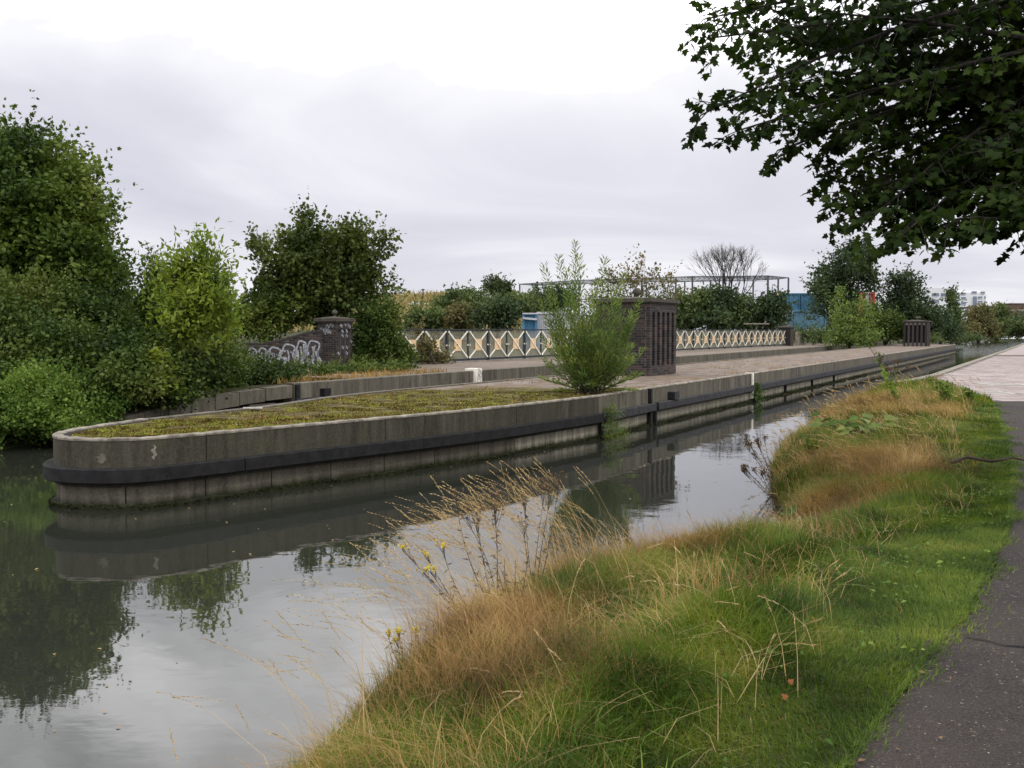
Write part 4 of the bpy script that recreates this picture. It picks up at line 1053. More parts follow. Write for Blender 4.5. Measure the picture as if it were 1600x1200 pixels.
# ------------------------------------------------------------------ overhanging maple, near right
def maple():
    root = empty('sycamore_tree', (8.3, 9.2, .6), 'large sycamore overhanging the path from the right with dark lobed leaves', 'tree')
    w_ = MB(); P0 = np.array((8.3, 9.2, .4)); top = np.array((8.0, 9.0, 5.2))
    w_.tube([P0, P0+(0, 0, .5), P0+(-.1, 0, 2.2), top], [.32, .26, .22, .18], 12)
    w_.tube([top, (7.8, 8.8, 7.2), (7.6, 8.6, 9)], [.18, .12, .05], 8)
    tips = [(1100, 30, 8.6), (1105, 60, 8.2), (1175, 5, 9.2), (1150, -60, 8.5), (1235, 60, 8.6), (1095, 180, 7.9), (1180, 150, 8.8), (1150, 205, 7.7), (1250, 200, 8.2), (1215, 235, 8.0), (1260, 110, 8.2), (1175, 80, 9.4), (1240, 160, 9.0),
            (1330, 130, 8.8), (1330, 60, 9.2), (1300, 220, 8.2), (1300, 20, 8), (1400, 90, 9), (1400, 180, 8.4), (1440, 30, 8.8), (1470, 140, 9.2), (1400, 250, 7.6), (1480, 220, 8.2), (1550, 100, 8.8), (1570, 190, 8.2), (1540, 30, 9), (1620, 60, 8.5),
            (1290, 290, 7.2), (1300, 330, 6.9), (1350, 370, 6.7), (1410, 385, 6.4), (1360, 300, 7.2), (1430, 320, 6.8), (1480, 370, 6.4), (1540, 360, 6.2), (1500, 290, 6.8), (1570, 310, 6.3), (1600, 350, 6.1), (1640, 290, 6.5), (1450, 350, 6.9), (1400, 340, 7.0), (1330, 335, 7.1), (1520, 340, 6.6), (1580, 365, 6.3), (1380, 400, 6.8), (1470, 385, 6.8), (1590, 250, 7.2), (1530, 240, 7.5), (1450, 270, 7.6), (1340, 250, 7.8), (1650, 370, 5.9), (1620, 230, 7.2),
            (1200, -120, 8.6), (1350, -100, 8.2), (1480, -80, 8.6), (1600, -90, 8), (1700, 150, 7.6), (1720, 330, 6.2), (1400, -200, 8.5), (1650, -220, 8.2), (1800, 50, 7.5), (1250, -220, 9), (1550, -320, 8.6)]
    LP, LD, LNm, LS = [], [], [], []
    r = np.random.RandomState(3); bi = 0
    more = [(float(R.uniform(9, 11.5)), float(R.uniform(5.5, 13)), float(R.uniform(3.6, 8.5))) for _ in range(26)]+[(float(R.uniform(6, 9.5)), float(R.uniform(6.5, 12.5)), float(R.uniform(6.5, 9.5))) for _ in range(24)]
    for tip in [at(t[0], t[1]-(18 if t[1] > 250 else 0), t[2]*(1.2 if t[1] > 240 else 1.04)) for t in tips]+[np.array(m_) for m_ in more]:
        hub = P0+(top-P0)*r.uniform(.62, 1.15)+r.normal(size=3)*.05
        if tip[2] > 5.5: hub = top+np.array((-.3, -.2, r.uniform(0, 2.2)))
        pts = curve(hub, tip, .10, 9, bi); L_ = np.linalg.norm(tip-hub)
        w_.tube(pts, list(np.linspace(.05 if bi % 4 else .075, .006, 9)), 6); bi += 1
        P = np.array(pts)
        ntw = int(20+L_*8)
        for k in range(ntw):
            t = 1-.80*(k/ntw)**1.1; q = P[0]*0
            ii = min(int(t*8), 7); q = P[ii]+(P[ii+1]-P[ii])*(t*8-ii)
            ax_ = norm(P[min(ii+1, 8)]-P[ii]); sd_ = norm(np.cross(ax_, (0, 0, 1)))*(1 if k % 2 else -1)
            dr = norm(ax_*.55+sd_*r.uniform(.4, 1)+np.array((0, 0, r.uniform(-.75, .6)))); tl = r.uniform(.25, .62)*(1 if t < .9 else .6)
            w_.tube([q, q+dr*tl*.5+np.array((0, 0, .01)), q+dr*tl], [.006, .004, .002], 3, False)
            nl = 10
            for j in range(nl):
                s_ = (j+.8)/nl; lp_ = q+dr*tl*s_; side = norm(np.cross(dr, (0, 0, 1)))*(1 if j % 2 else -1)
                ld = norm(dr*.6+side*.8+r.normal(size=3)*.3+np.array((0, 0, -.45)))
                LP.append(lp_+ld*.05); LD.append(ld); LNm.append(norm(np.array((0, 0, 1.))+r.normal(size=3)*.7)); LS.append(r.uniform(.042, .088))
    V, F = scat(T_MAPLE, np.array(LP), basis(np.array(LD), np.array(LNm)), np.array(LS))
    link('crown', npmesh('crown', V, F), LM['maple'], root); w_.build('trunk', MAT['limb'], root)
    print('maple leaves', len(LP))
maple()

# ------------------------------------------------------------------ left bank trees and thicket
tree('sycamore_tree', 'tall broad dark tree filling the upper left edge above the brambles', 'tree', (-13.5, 27, 1.8),
     [bpx(10, 350, 100, 110, 26, 2.0), bpx(-80, 320, 120, 140, 27, 2.2), bpx(98, 350, 56, 58, 25.5, 1.2), bpx(48, 265, 58, 48, 26, 1.2), bpx(140, 410, 56, 46, 25, 1.2), bpx(40, 430, 100, 60, 25.5, 1.6), bpx(-22, 238, 60, 44, 26.5, 1.2), bpx(122, 292, 34, 28, 25.5, .7), bpx(160, 345, 22, 26, 25.2, .5), bpx(185, 450, 34, 34, 25, .8), bpx(-160, 380, 120, 130, 27, 2)],
     7000, 12, .55, .115, LM['syc'], T_LOBE, .22, seed=3, inner=.5, up=.3)
# bramble thicket as many rooted mounds (stuff) 
mounds = []
for (px, py, rx, rz_, d) in ((-40, 520, 110, 70, 22), (50, 490, 95, 50, 23), (130, 500, 90, 42, 24), (200, 520, 70, 45, 23.5), (60, 560, 100, 50, 21.5), (150, 570, 90, 46, 21.5), (230, 575, 70, 40, 21.5), (-20, 600, 80, 50, 20.5), (300, 585, 60, 34, 23.5), (335, 575, 36, 28, 25), (382, 592, 36, 14, 26.4), (250, 610, 50, 25, 21.6), (290, 545, 50, 35, 26), (425, 597, 30, 9, 26.4), (170, 620, 60, 26, 20.8), (210, 600, 60, 30, 20.8), (345, 600, 36, 18, 24.6)):
    mounds.append(bpx(px, py, rx, rz_, d, 1.0))
V, F, c, d_ = sprays(lumpy(mounds, 9, .38, 5), 10500, 9, .38, .095, T_LEAF, .5, 21, .62, .6)
tag(link('bramble_thicket', npmesh('bramble_thicket', V, F), LM['bramble']), 'dense dark bramble thicket covering the left bank', kind='stuff')
V, F, c, d_ = sprays(lumpy([bpx(10, 660, 50, 45, 19.2, .8), bpx(70, 620, 46, 34, 19.6, .7), bpx(-50, 640, 60, 60, 19, .8), bpx(120, 640, 46, 30, 20, .6), bpx(165, 650, 36, 20, 20, .5), bpx(60, 665, 60, 36, 19.2, .6), bpx(120, 672, 40, 24, 19.4, .5), bpx(30, 600, 40, 24, 20.3, .6)], 7, .4, 6), 4200, 9, .28, .07, T_LEAF, .9, 22, .5, .6)
tag(link('nettle_bed', npmesh('nettle_bed', V, F), LM['nettle']), 'bright green leafy weeds at the left waterline', kind='stuff')
# compound-leaved saplings
def sapling(name, label, base, top, spread, n, mat, leaf=.1, group=None, seed=1, nlf=14, T=T_NARROW, cat='sapling', stem=.02, low=.15):
    r = np.random.RandomState(seed); base = np.array(base, float); top = np.array(top, float); root = empty(name, tuple(base), label, cat, group)
    w_ = MB(); w_.tube(curve(base-(0, 0, .1), top, 0, 7, seed), list(np.linspace(stem, .004, 7)), 6); P = []; D = []; NN = []; S = []
    hgt = np.linalg.norm(top-base)
    for k in range(n):
        t = low+(1-low)*(k+r.rand())/n; q = base+(top-base)*t; an = k*2.4+r.rand()*.5; sl_ = spread*(1.08-t)**.8*r.uniform(.5, 1.1)+.12
        dr = norm(np.array((math.cos(an), math.sin(an), .25+.5*r.rand()+.7*t*t))); e_ = q+dr*sl_; w_.tube([q, (q+e_)/2+np.array((0, 0, -.02)), e_], [.008, .005, .002], 3, False)
        for j in range(nlf):
            s_ = .25+.75*(j+.5)/nlf; p_ = q+(e_-q)*s_; sd_ = norm(np.cross(dr, (0, 0, 1)))*(1 if j % 2 else -1)
            ld = norm(dr*.5+sd_+r.normal(size=3)*.35); P.append(p_+r.normal(size=3)*.02); D.append(ld); NN.append(norm(np.array((0, 0, 1.))+r.normal(size=3)*.5)); S.append(leaf*r.uniform(.6, 1.3))
    V, F = scat(T, np.array(P), basis(np.array(D), np.array(NN)), np.array(S)); link('leaves', npmesh('leaves', V, F), mat, root); w_.build('stem', MAT['bark'], root); return root
_T_ASH = (np.array([(0, 0, 0), (.2, .4, .06), (0, 1, -.05), (-.2, .4, .06)]), np.array([(0, 1, 2), (0, 2, 3)]))
tree('ash_sapling', 'tall yellow green ash sapling between the big tree and the pillar', 'sapling', tuple(at(305, 600, 22.5)), [bpx(312, 398, 14, 22, 22.5, .2), bpx(292, 432, 24, 22, 22.5, .35), bpx(332, 432, 20, 24, 22.4, .3), bpx(305, 468, 42, 30, 22.4, .5), bpx(262, 462, 20, 24, 22.6, .3), bpx(340, 490, 24, 30, 22.4, .35), bpx(290, 510, 48, 34, 22.2, .5)], 560, 12, .5, .15, LM['light'], T_ASH, .035, seed=4, inner=.15, up=.55, lump=4, twigs=300)
tree('ash_sapling', 'shorter darker sapling beside the left of the ash', 'sapling', tuple(at(250, 600, 23.4)), [bpx(238, 418, 9, 18, 23.4, .15), bpx(246, 448, 17, 24, 23.4, .25), bpx(232, 478, 20, 26, 23.4, .3)], 190, 11, .42, .13, LM['syc'], T_ASH, .03, seed=5, inner=.15, up=.5, lump=4, twigs=90)
sapling('ash_sapling', 'slender leafy shoot right of the ash sapling', at(350, 560, 24), at(345, 440, 24), .65, 70, LM['light'], .14, seed=6, nlf=16, T=T_ASH)
sapling('ash_sapling', 'low yellowish sapling in front of the bramble thicket', at(252, 640, 21), at(247, 558, 21), .45, 50, LM['light'], .15, seed=8, nlf=14, T=T_LEAF)
tree('bush_tree', 'rounded dark green tree standing behind the graffitied pillar', 'tree', (-6.9, 39, .9),
     [bpx(500, 432, 62, 46, 38, 1.5), bpx(448, 430, 42, 44, 38, 1.2), bpx(560, 405, 34, 40, 38, 1.1), bpx(480, 378, 28, 24, 38, .9), bpx(540, 382, 24, 18, 38, .9), bpx(500, 480, 74, 34, 37.8, 1.4), bpx(425, 470, 32, 34, 38, 1), bpx(585, 450, 22, 24, 38, .7), bpx(478, 348, 10, 16, 38, .4), bpx(405, 390, 16, 18, 38, .4), bpx(600, 385, 14, 14, 38, .4)],
     2300, 12, .6, .145, LM['dark'], T_LOBE, .14, seed=9, inner=.35)
tree('hawthorn_bush', 'yellowish bush hanging over the graffiti wall', 'bush', (-9.0, 37.2, .8), [bpx(425, 495, 44, 34, 37.5, .8), bpx(385, 500, 28, 26, 37.5, .7)], 600, 9, .4, .13, LM['syc'], T_LEAF, .05, seed=12)
tree('hawthorn_bush', 'dark bush growing between the pillar and the start of the railing', 'bush', (-4.4, 36.2, .85), [bpx(596, 530, 38, 44, 36, .8), bpx(580, 500, 30, 30, 36.4, .7), bpx(625, 552, 24, 22, 36.6, .6), bpx(570, 560, 26, 22, 35.6, .5)], 1500, 9, .35, .11, LM['bramble'], T_LEAF, .06, seed=13)
tree('hawthorn_bush', 'small brownish bush in front of the first railing panels', 'bush', (-2.9, 39.2, .85), [bpx(662, 548, 17, 22, 40, .5), bpx(690, 562, 12, 10, 40.4, .4), bpx(652, 530, 12, 20, 40, .4)], 330, 9, .3, .11, LM['brownleaf'], T_LEAF, .05, seed=14)
# ivy and weeds below the graffiti wall
V, F, c, d_ = sprays([bpx(430, 592, 40, 8, 28, .7), bpx(480, 584, 40, 7, 30, .7), bpx(540, 580, 36, 6, 31.5, .6), bpx(600, 578, 50, 5, 33, .8), bpx(370, 572, 34, 20, 29, .8), bpx(440, 578, 30, 6, 31, .7), bpx(340, 550, 32, 24, 30, .8), bpx(405, 610, 26, 20, 25.8, .4)], 1700, 8, .28, .09, T_LEAF, .5, 31, .4, .6)
tag(link('verge_weeds', npmesh('verge_weeds', V, F), LM['bramble']), 'low weeds and brambles at the foot of the graffiti wall', kind='stuff')
n = 4500; t = R.uniform(0, 26, n); o_ = .32+R.exponential(1.0, n); k = o_ < 5.6; t, o_ = t[k], o_[k]
P = np.array([FARP.off(a, b, .87) for a, b in zip(t, o_)]); k = (t < 9+4*(nz(P[:, 0], P[:, 1], 1)-.5)) | (o_ > 4.9); P = P[k]; n = len(P)
V, F = blades(P, R.uniform(.06, .3, n), R.uniform(.012, .03, n), R.uniform(0, 6.28, n), R.uniform(.2, 1, n), 2)
tag(link('verge_grass', npmesh('verge_grass', V, F), LM['dry']), 'dry straggling grass on the verge of the far towpath', kind='stuff')

# ------------------------------------------------------------------ willow sapling on the island edge
def willow():
    base = pz(920, 614, .87); root = empty('willow_sapling', tuple(base), 'bushy young willow with upright feathery shoots growing on the island edge', 'sapling')
    r = np.random.RandomState(8); w_ = MB(); P = []; D = []; NN = []; S = []
    tips = [(898, 378), (872, 400), (850, 415), (945, 405), (975, 425), (905, 400), (885, 420), (930, 440), (960, 450), (1000, 470), (860, 450), (845, 470), (990, 500), (1005, 545), (1000, 585), (850, 530), (845, 590), (870, 610), (920, 470), (940, 480), (900, 450), (965, 500), (880, 480), (860, 500), (985, 540), (955, 520), (850, 560), (990, 610), (910, 500), (930, 520)]
    allt = tips+[(r.uniform(858, 990), r.uniform(455, 600)) for _ in range(62)]
    for i, (a, b) in enumerate(allt):
        tip = at(a, b, base[1]+r.uniform(-.75, .75)); s_ = base+np.array((r.normal()*.12, r.normal()*.12, 0)); L_ = np.linalg.norm(tip-s_)
        m_ = (s_+tip)/2+np.array(((tip[0]-s_[0])*.25, 0, .05)); pts = [(1-t)**2*s_+2*t*(1-t)*m_+t*t*tip for t in np.linspace(0, 1, 8)]
        w_.tube(pts, list(np.linspace(.010, .0015, 8)), 4, False); Q = np.array(pts); nl = int(L_*58)
        for j in range(nl):
            t = .12+.88*(j+.5)/nl; ii = min(int(t*7), 6); q = Q[ii]+(Q[ii+1]-Q[ii])*(t*7-ii); ax_ = norm(Q[ii+1]-Q[ii]); an = j*2.4
            sd_ = norm(np.array((math.cos(an), math.sin(an), 0))); off = r.uniform(0, .2)*(1-t*.8); ld = norm(ax_*.9+sd_*.8+r.normal(size=3)*.2)
            P.append(q+sd_*off+np.array((0, 0, off*.4))); D.append(ld); NN.append(norm(r.normal(size=3)+np.array((0, 0, .8)))); S.append(r.uniform(.07, .125))
    V, F = scat(T_NARROW, np.array(P), basis(np.array(D), np.array(NN)), np.array(S)*1.3); link('leaves', npmesh('leaves', V, F), LM['willow'], root); w_.build('shoots', MAT['bark'], root)
willow()
pw = NEAR.off(s937+.25, -.14, .2)
tree('willow_shoot', 'small green willow shoot hanging from the wall at the water below the sapling', 'bush', (pw[0], pw[1], .0), [(pw[0]+.1, pw[1]-.15, .12, .32, .2, .24), (pw[0], pw[1], .45, .14, .14, .25)], 170, 9, .16, .07, LM['willow'], T_NARROW, .01, seed=16, up=.2)
pw = NEAR.off(s1172+.05, -.15, .25)
tree('fern_tuft', 'little green weed growing on the wall below the white joint', 'weed', tuple(pw), [(pw[0], pw[1], .24, .11, .11, .26)], 50, 7, .1, .06, LM['nettle'], T_LEAF, .006, seed=17)

# ------------------------------------------------------------------ shrub behind the big pylon
tree('rusty_shrub', 'thin brownish leaved shrub rising behind the large pylon', 'bush', tuple(at(1005, 560, 38)), [bpx(1005, 440, 42, 26, 38, .8), bpx(970, 445, 26, 22, 38, .6), bpx(1040, 455, 20, 20, 38, .5), bpx(940, 470, 22, 18, 38, .5)], 190, 7, .5, .12, LM['brownleaf'], T_LEAF, .05, seed=18, twigs=190, up=.9, inner=.2, lump=0)

# ------------------------------------------------------------------ background beyond the railing
def bgt(label, px, d, blobs, n, mat, size=.3, ln=.8, seed=1, name='tree', cat='tree', group='trees beyond the railing', nl=8, base_py=530, **k):
    b = at(px, base_py, d); gz = ground_z(b[0], b[1]) if b[1] < 255 else .6
    return tree(name, label, cat, (b[0], b[1], gz), [bpx(*q) for q in blobs], n, nl, ln, size, mat, T_LEAF, max(.08, d*.0022), group, seed, **k)
HB = 'bushes on the hillside'
hs = [('low olive bush on the hill above the railing, next to the dry grass', 705, 96, [(705, 478, 22, 16, 96)], LM['fargreen']),
      ('broad mid green bush, highest of the hillside bushes', 750, 100, [(745, 472, 30, 17, 100), (765, 480, 26, 14, 98)], LM['fargreen']),
      ('round dark green bush right above the railing middle', 775, 82, [(772, 492, 26, 17, 82), (790, 500, 20, 14, 82)], LM['fardark']),
      ('dark treetop breaking the skyline beside the cage', 776, 112, [(774, 452, 20, 12, 112), (785, 462, 18, 10, 112)], LM['fardark']),
      ('small bush with reddish tips on the hillside', 720, 84, [(722, 500, 20, 12, 84)], LM['brownleaf']),
      ('pale green bush low on the slope', 690, 86, [(688, 503, 26, 12, 86), (655, 500, 24, 14, 86)], LM['fargreen']),
      ('dark bush between the hill and the blue cabin', 815, 104, [(812, 480, 22, 18, 104), (835, 478, 22, 18, 108)], LM['fargreen']),
      ('dark scrubby tree left of the willow below the cage', 858, 112, [(858, 468, 30, 20, 112), (840, 480, 24, 14, 112), (885, 474, 20, 18, 112)], LM['fardark'])]
for i, (lab, px, d, bl, m_) in enumerate(hs): bgt(lab, px, d, bl, 520, m_, .3, .7, 40+i, 'bush', 'bush', HB)
# dry grassy hill top: tufts
n = 9000; x = R.uniform(-40, 8, n); y = R.uniform(95, 125, n); z = np.array([ground_z(a, b) for a, b in zip(x, y)])
V, F = blades(np.stack([x, y, z-.05], 1), R.uniform(.4, 1.3, n), R.uniform(.1, .3, n), R.uniform(0, 6.28, n), R.uniform(.1, .8, n), 2)
tag(link('hill_grass', npmesh('hill_grass', V, F), leafmat('hill_straw', [(.1, (.16, .13, .05)), (.5, (.28, .22, .10)), (.9, (.36, .3, .15))], .2, .8, .1)), 'dry yellow grass on the hill behind the railing', kind='stuff')
# hedge line behind the railing
hl = [('dense dark bush behind the railing, right of the large pylon', 1075, 98, [(1075, 492, 34, 26, 98), (1100, 480, 22, 22, 98)], LM['fargreen']),
      ('dark ivy clad bush under the bare tree', 1130, 98, [(1125, 482, 30, 34, 98), (1110, 500, 34, 18, 96)], LM['fardark']),
      ('mid green bush right of the bare tree', 1165, 98, [(1165, 488, 28, 30, 98), (1180, 500, 26, 18, 96)], LM['fargreen']),
      ('dark rounded bush in front of the blue containers', 1215, 96, [(1212, 490, 30, 24, 96), (1190, 500, 22, 16, 96)], LM['fardark']),
      ('bush behind the large pylon above the railing', 1030, 100, [(1015, 485, 34, 26, 100), (960, 490, 34, 22, 100)], LM['fargreen'])]
for i, (lab, px, d, bl, m_) in enumerate(hl): bgt(lab, px, d, bl, 640, m_, .3, .8, 60+i, 'bush', 'bush', 'bushes behind the railing')
def bare_tree():
    b = at(1140, 535, 104); root = empty('bare_tree', (b[0], b[1], .6), 'leafless tree with a fan of fine twigs against the sky', 'tree'); r = random.Random(4)
    w_ = MB(); tw = MB()
    def grow(p, d, l, rad, dep):
        e_ = p+d*l; (w_ if dep < 3 else tw).tube([p, p+d*l*.5+np.array([r.gauss(0, .03)*l for _ in range(3)]), e_], [rad, rad*.85, rad*.65], 5 if dep < 3 else 3, False)
        if dep >= 6: return
        for k in range(r.choice([3, 3, 2]) if dep else 6):
            nd = norm(d+np.array([r.gauss(0, .36), r.gauss(0, .36), r.gauss(.16, .18)])); grow(e_, nd, l*r.uniform(.68, .9), rad*.62, dep+1)
    grow(np.array((b[0], b[1], .5)), np.array((0, 0, 1.)), 2.65, .17, 0)
    w_.build('trunk', MAT['bark'], root); tw.build('twigs', MAT['bark'], root)
bare_tree()
bgt('tall dark feathery tree, highest on the far bank', 1325, 118, [(1330, 425, 36, 34, 118), (1350, 420, 18, 34, 118), (1300, 445, 34, 28, 118), (1320, 470, 52, 30, 118), (1355, 460, 18, 34, 118), (1335, 398, 16, 14, 118), (1290, 480, 30, 30, 116)], 1700, LM['fardark'], .34, 1.2, 71, up=1.2)
bgt('dark rounded tree right of the tallest tree', 1415, 122, [(1410, 455, 30, 30, 122), (1426, 472, 24, 24, 122), (1410, 490, 44, 24, 122), (1395, 440, 10, 10, 122), (1440, 500, 30, 20, 120), (1456, 496, 12, 16, 122)], 1500, LM['fardark'], .34, 1.0, 72)
bgt('slim columnar poplar in front of the white office block', 1487, 140, [(1487, 480, 5, 22, 140), (1489, 505, 10, 20, 140)], 420, LM['fargreen'], .34, 1.2, 73, 'poplar_tree', up=1.8)
bgt('yellow green shrub with two spires in front of the tallest tree', 1325, 84, [(1312, 478, 8, 20, 84), (1325, 505, 26, 26, 84), (1345, 490, 14, 24, 84), (1318, 522, 28, 16, 84), (1350, 526, 24, 14, 84), (1330, 534, 36, 8, 84)], 750, LM['willow'], .2, .8, 74, 'shrub', 'shrub', up=1.0)
bgt('mid green bramble mound left of the distant pylon', 1385, 90, [(1378, 510, 26, 22, 90), (1400, 520, 20, 16, 90), (1365, 495, 16, 14, 92)], 800, LM['bramble'], .2, .6, 75, 'bush', 'bush')
bgt('low dark bush between the two-spired shrub and the bramble mound', 1360, 100, [(1352, 515, 20, 20, 100), (1372, 520, 16, 16, 98), (1340, 528, 26, 10, 98)], 450, LM['fardark'], .25, .6, 83, 'bush', 'bush')
bgt('dark tree filling behind the distant pylon', 1470, 130, [(1470, 508, 24, 20, 130), (1455, 515, 20, 16, 126), (1480, 520, 20, 14, 132)], 700, LM['fardark'], .34, .9, 76)
bgt('brownish olive tree overhanging the far bend of the canal', 1530, 190, [(1525, 502, 24, 20, 190), (1540, 512, 22, 16, 190), (1515, 518, 20, 12, 185)], 700, LM['brownleaf'], .45, 1.2, 77)
bgt('pale green tree at the far bend of the canal', 1555, 215, [(1555, 500, 18, 18, 215), (1562, 515, 18, 12, 212)], 520, LM['fargreen'], .5, 1.3, 78)
bgt('low green bank of bushes at the end of the canal', 1590, 262, [(1590, 505, 24, 16, 262), (1610, 512, 24, 14, 260), (1640, 500, 26, 20, 262), (1575, 517, 26, 10, 262)], 800, LM['fargreen'], .6, 1.6, 79, name='bush', cat='bush')
# low bank weeds beyond the railing on the left side of the canal
V, F, c, d_ = sprays([bpx(1270, 525, 26, 9, 92, 2), bpx(1300, 530, 40, 8, 90, 2), bpx(1500, 530, 34, 7, 165, 4), bpx(1440, 532, 30, 6, 118, 3), bpx(1250, 530, 20, 6, 100, 2)], 1300, 8, .6, .22, T_LEAF, .8, 81, .3)
tag(link('bank_weeds', npmesh('bank_weeds', V, F), LM['fargreen']), 'straggling weeds on the far bank beyond the railing', kind='stuff')
# mounds of undergrowth further off closing the horizon
V, F, c, d_ = sprays([bpx(px, 508, 60, 10, 230, 8) for px in range(560, 1500, 70)]+[bpx(1750, 500, 160, 22, 240, 10), bpx(1560, 520, 80, 6, 300, 10), bpx(-100, 505, 400, 16, 220, 10), bpx(350, 505, 220, 14, 210, 10)], 2600, 8, 3, .9, T_LEAF, .5, 82, .3)
tag(link('distant_woodland', npmesh('distant_woodland', V, F), LM['fardark']), 'far line of woodland closing the horizon', kind='stuff')

# cage --------------------------------------------------------------------
cg = empty('netted_cage', tuple(at(1015, 530, 150)), 'tall open framework of poles and netting rising behind the hedge', 'sports cage')
mt = plain('galvanised', (.07, .075, .085), .6)
z0 = .5; tp = 434
ptsf = [at(812, 444, 165), at(905, 438, 162), at(1003, 435, 158), at(1056, 433, 155), at(1082, 432, 153), at(1130, 432, 150), at(1200, 431, 146)]
ptsb = [at(836, 446, 190), at(950, 442, 188), at(1010, 440, 186), at(1070, 440, 184), at(1110, 439, 182), at(1177, 438, 180), at(1216, 436, 176), at(1232, 434, 172)]
for row in (ptsf, ptsb):
    for p in row: MB().bar((p[0], p[1], z0), (p[0], p[1], p[2]), .24, .24).build('pole', mt, cg)
    for k in (1, .68, .42):
        for a, b in zip(row[:-1], row[1:]): MB().bar((a[0], a[1], z0+(a[2]-z0)*k), (b[0], b[1], z0+(b[2]-z0)*k), .12, .12).build('rail', mt, cg)
nt_ = MB()
for a, b in zip(ptsf[:-1], ptsf[1:]):
    for k in (.92, .94, .96, .98): nt_.bar((a[0], a[1], z0+(a[2]-z0)*k), (b[0], b[1], z0+(b[2]-z0)*k), .03, .03)
def lerp(P, t): t = t*(len(P)-1); i = min(int(t), len(P)-2); return P[i]+(P[i+1]-P[i])*(t-i)
for k in range(40):
    t = k/39; nt_.bar(lerp(ptsf, t), lerp(ptsb, t), .04, .04)
for k in range(1, 8):
    for j in range(16): nt_.bar(lerp(ptsf, j/16)*(1-k/8)+lerp(ptsb, j/16)*k/8, lerp(ptsf, (j+1)/16)*(1-k/8)+lerp(ptsb, (j+1)/16)*k/8, .035, .035)
nt_.build('netting', mt, cg)
MB().bar(ptsf[-1], ptsb[-1], .12, .12).build('rail', mt, cg)
MB().bar(ptsf[0], ptsb[0], .12, .12).build('rail', mt, cg)

# cabins and containers -------------------------------------------------------
def corr_box(name, label, cat, px0, px1, py0, z0, d, mat, depth=6, n=30, group=None, yaw=0):
    a = at(px0, py0, d); b = at(px1, py0, d); W = b[0]-a[0]; hgt = a[2]-z0; root = empty(name, ((a[0]+b[0])/2, d, z0), label, cat, group)
    mb = MB(); v = []
    for i in range(n*4+1):
        xx = W*i/(n*4); dep = .05 if (i//2) % 2 else 0; v += [(a[0]+xx, d+dep, z0), (a[0]+xx, d+dep, a[2])]
    mb.add(v, [(2*i, 2*i+2, 2*i+3, 2*i+1) for i in range(n*4)]); mb.build('side_panel', mat, root)
    MB().box(((a[0]+b[0])/2, d+depth/2+.08, (z0+a[2])/2), (W/2, depth/2, (a[2]-z0)/2)).build('body', mat, root)
    fr = MB()
    for xx in (a[0], b[0]): fr.box((xx, d, (z0+a[2])/2), (.09, .09, hgt/2+.02))
    for zz in (z0, a[2]): fr.box(((a[0]+b[0])/2, d-.005, zz), (W/2, .08, .08))
    fr.build('frame', mat, root); return root, a, b
blue = plain('blue_panel', (.06, .16, .26), .5, .3, .8); blue2 = plain('dull_blue_panel', (.10, .19, .25), .5, .4, .8); wht = plain('white_panel', (.40, .41, .42), .5, .12, 1)
r_, a, b = corr_box('cabin', 'small blue site cabin with a white gutter seen over the railing', 'cabin', 818, 838, 491, .5, 74, blue, 3, 8)
p = at(817, 497, 73.8); q = at(839, 499, 73.8); MB().bar(p, q, .16, .14).build('gutter', wht, r_)
MB().box(((a[0]+b[0])/2, 73.92, a[2]+.05), ((b[0]-a[0])/2+.08, .1, .05)).build('roof_edge', wht, r_)
corr_box('storage_container', 'white corrugated container beside the blue cabin behind the willow', 'container', 838.5, 900, 489, .5, 75, wht, 2.4, 22)
corr_box('storage_container', 'teal container glimpsed between the willow and the large pylon', 'container', 935, 992, 490, .5, 76, plain('teal_panel', (.05, .2, .2), .5), 2.4, 20)
def contgroup(px0, px1, py0, py1, lab, m_, z=None):
    d = 128; t = at(px0, py1, d)[2]; return corr_box('storage_container', lab, 'container', px0, px1, py0, t, d, m_, 2.5, 18, 'blue containers stacked behind the trees')
contgroup(1206, 1250, 459, 484, 'bright blue container, upper of the pair left of the tallest tree', blue)
contgroup(1251, 1288, 459, 484, 'bright blue container partly hidden by the tallest tree', plain('mid_blue_panel', (.055, .14, .22), .5, .3, .8))
contgroup(1238, 1290, 486, 513, 'dull grey blue container, lower one of the stack', blue2)
b = at(1216.5, 470, 127.6); MB().box((b[0], b[1], b[2]), (.25, .04, 1.1)).build('door_panel', MAT['tan'], [o for o in bpy.data.objects if o.get('label', '').startswith('bright blue container, upper')][0])
red = plain('red_panel', (.28, .06, .05), .5, .2, 1)
for i, (x0_, x1_, m_, cw) in enumerate(((1344, 1351, red, 'dark red'), (1351.5, 1358, wht, 'white'), (1358.5, 1366, red, 'brick red'))):
    corr_box('container_end', '%s container end in the short stack between two dark trees, %s' % (cw, ['leftmost', 'middle', 'rightmost'][i]), 'container', x0_, x1_, 458, .5, 116, m_, 3, 4, 'red and white container ends between the trees')
# table-like slab beyond the railing
r_ = empty('picnic_table', tuple(at(1182, 530, 90)), 'pale weathered table top showing just above the railing', 'table'); p = at(1182, 506, 90)
MB().box((p[0], p[1], p[2]), (1.0, .5, .05)).build('table_top', MAT['coping'], r_); MB().bar((p[0]-.1, p[1], .5), (p[0], p[1], p[2]-.05), .15, .15).build('leg', MAT['coping'], r_); MB().bar((p[0]+.45, p[1]-.1, p[2]-.4), (p[0]+.8, p[1]-.1, p[2]+.25), .08, .1).build('brace', MAT['coping'], r_)

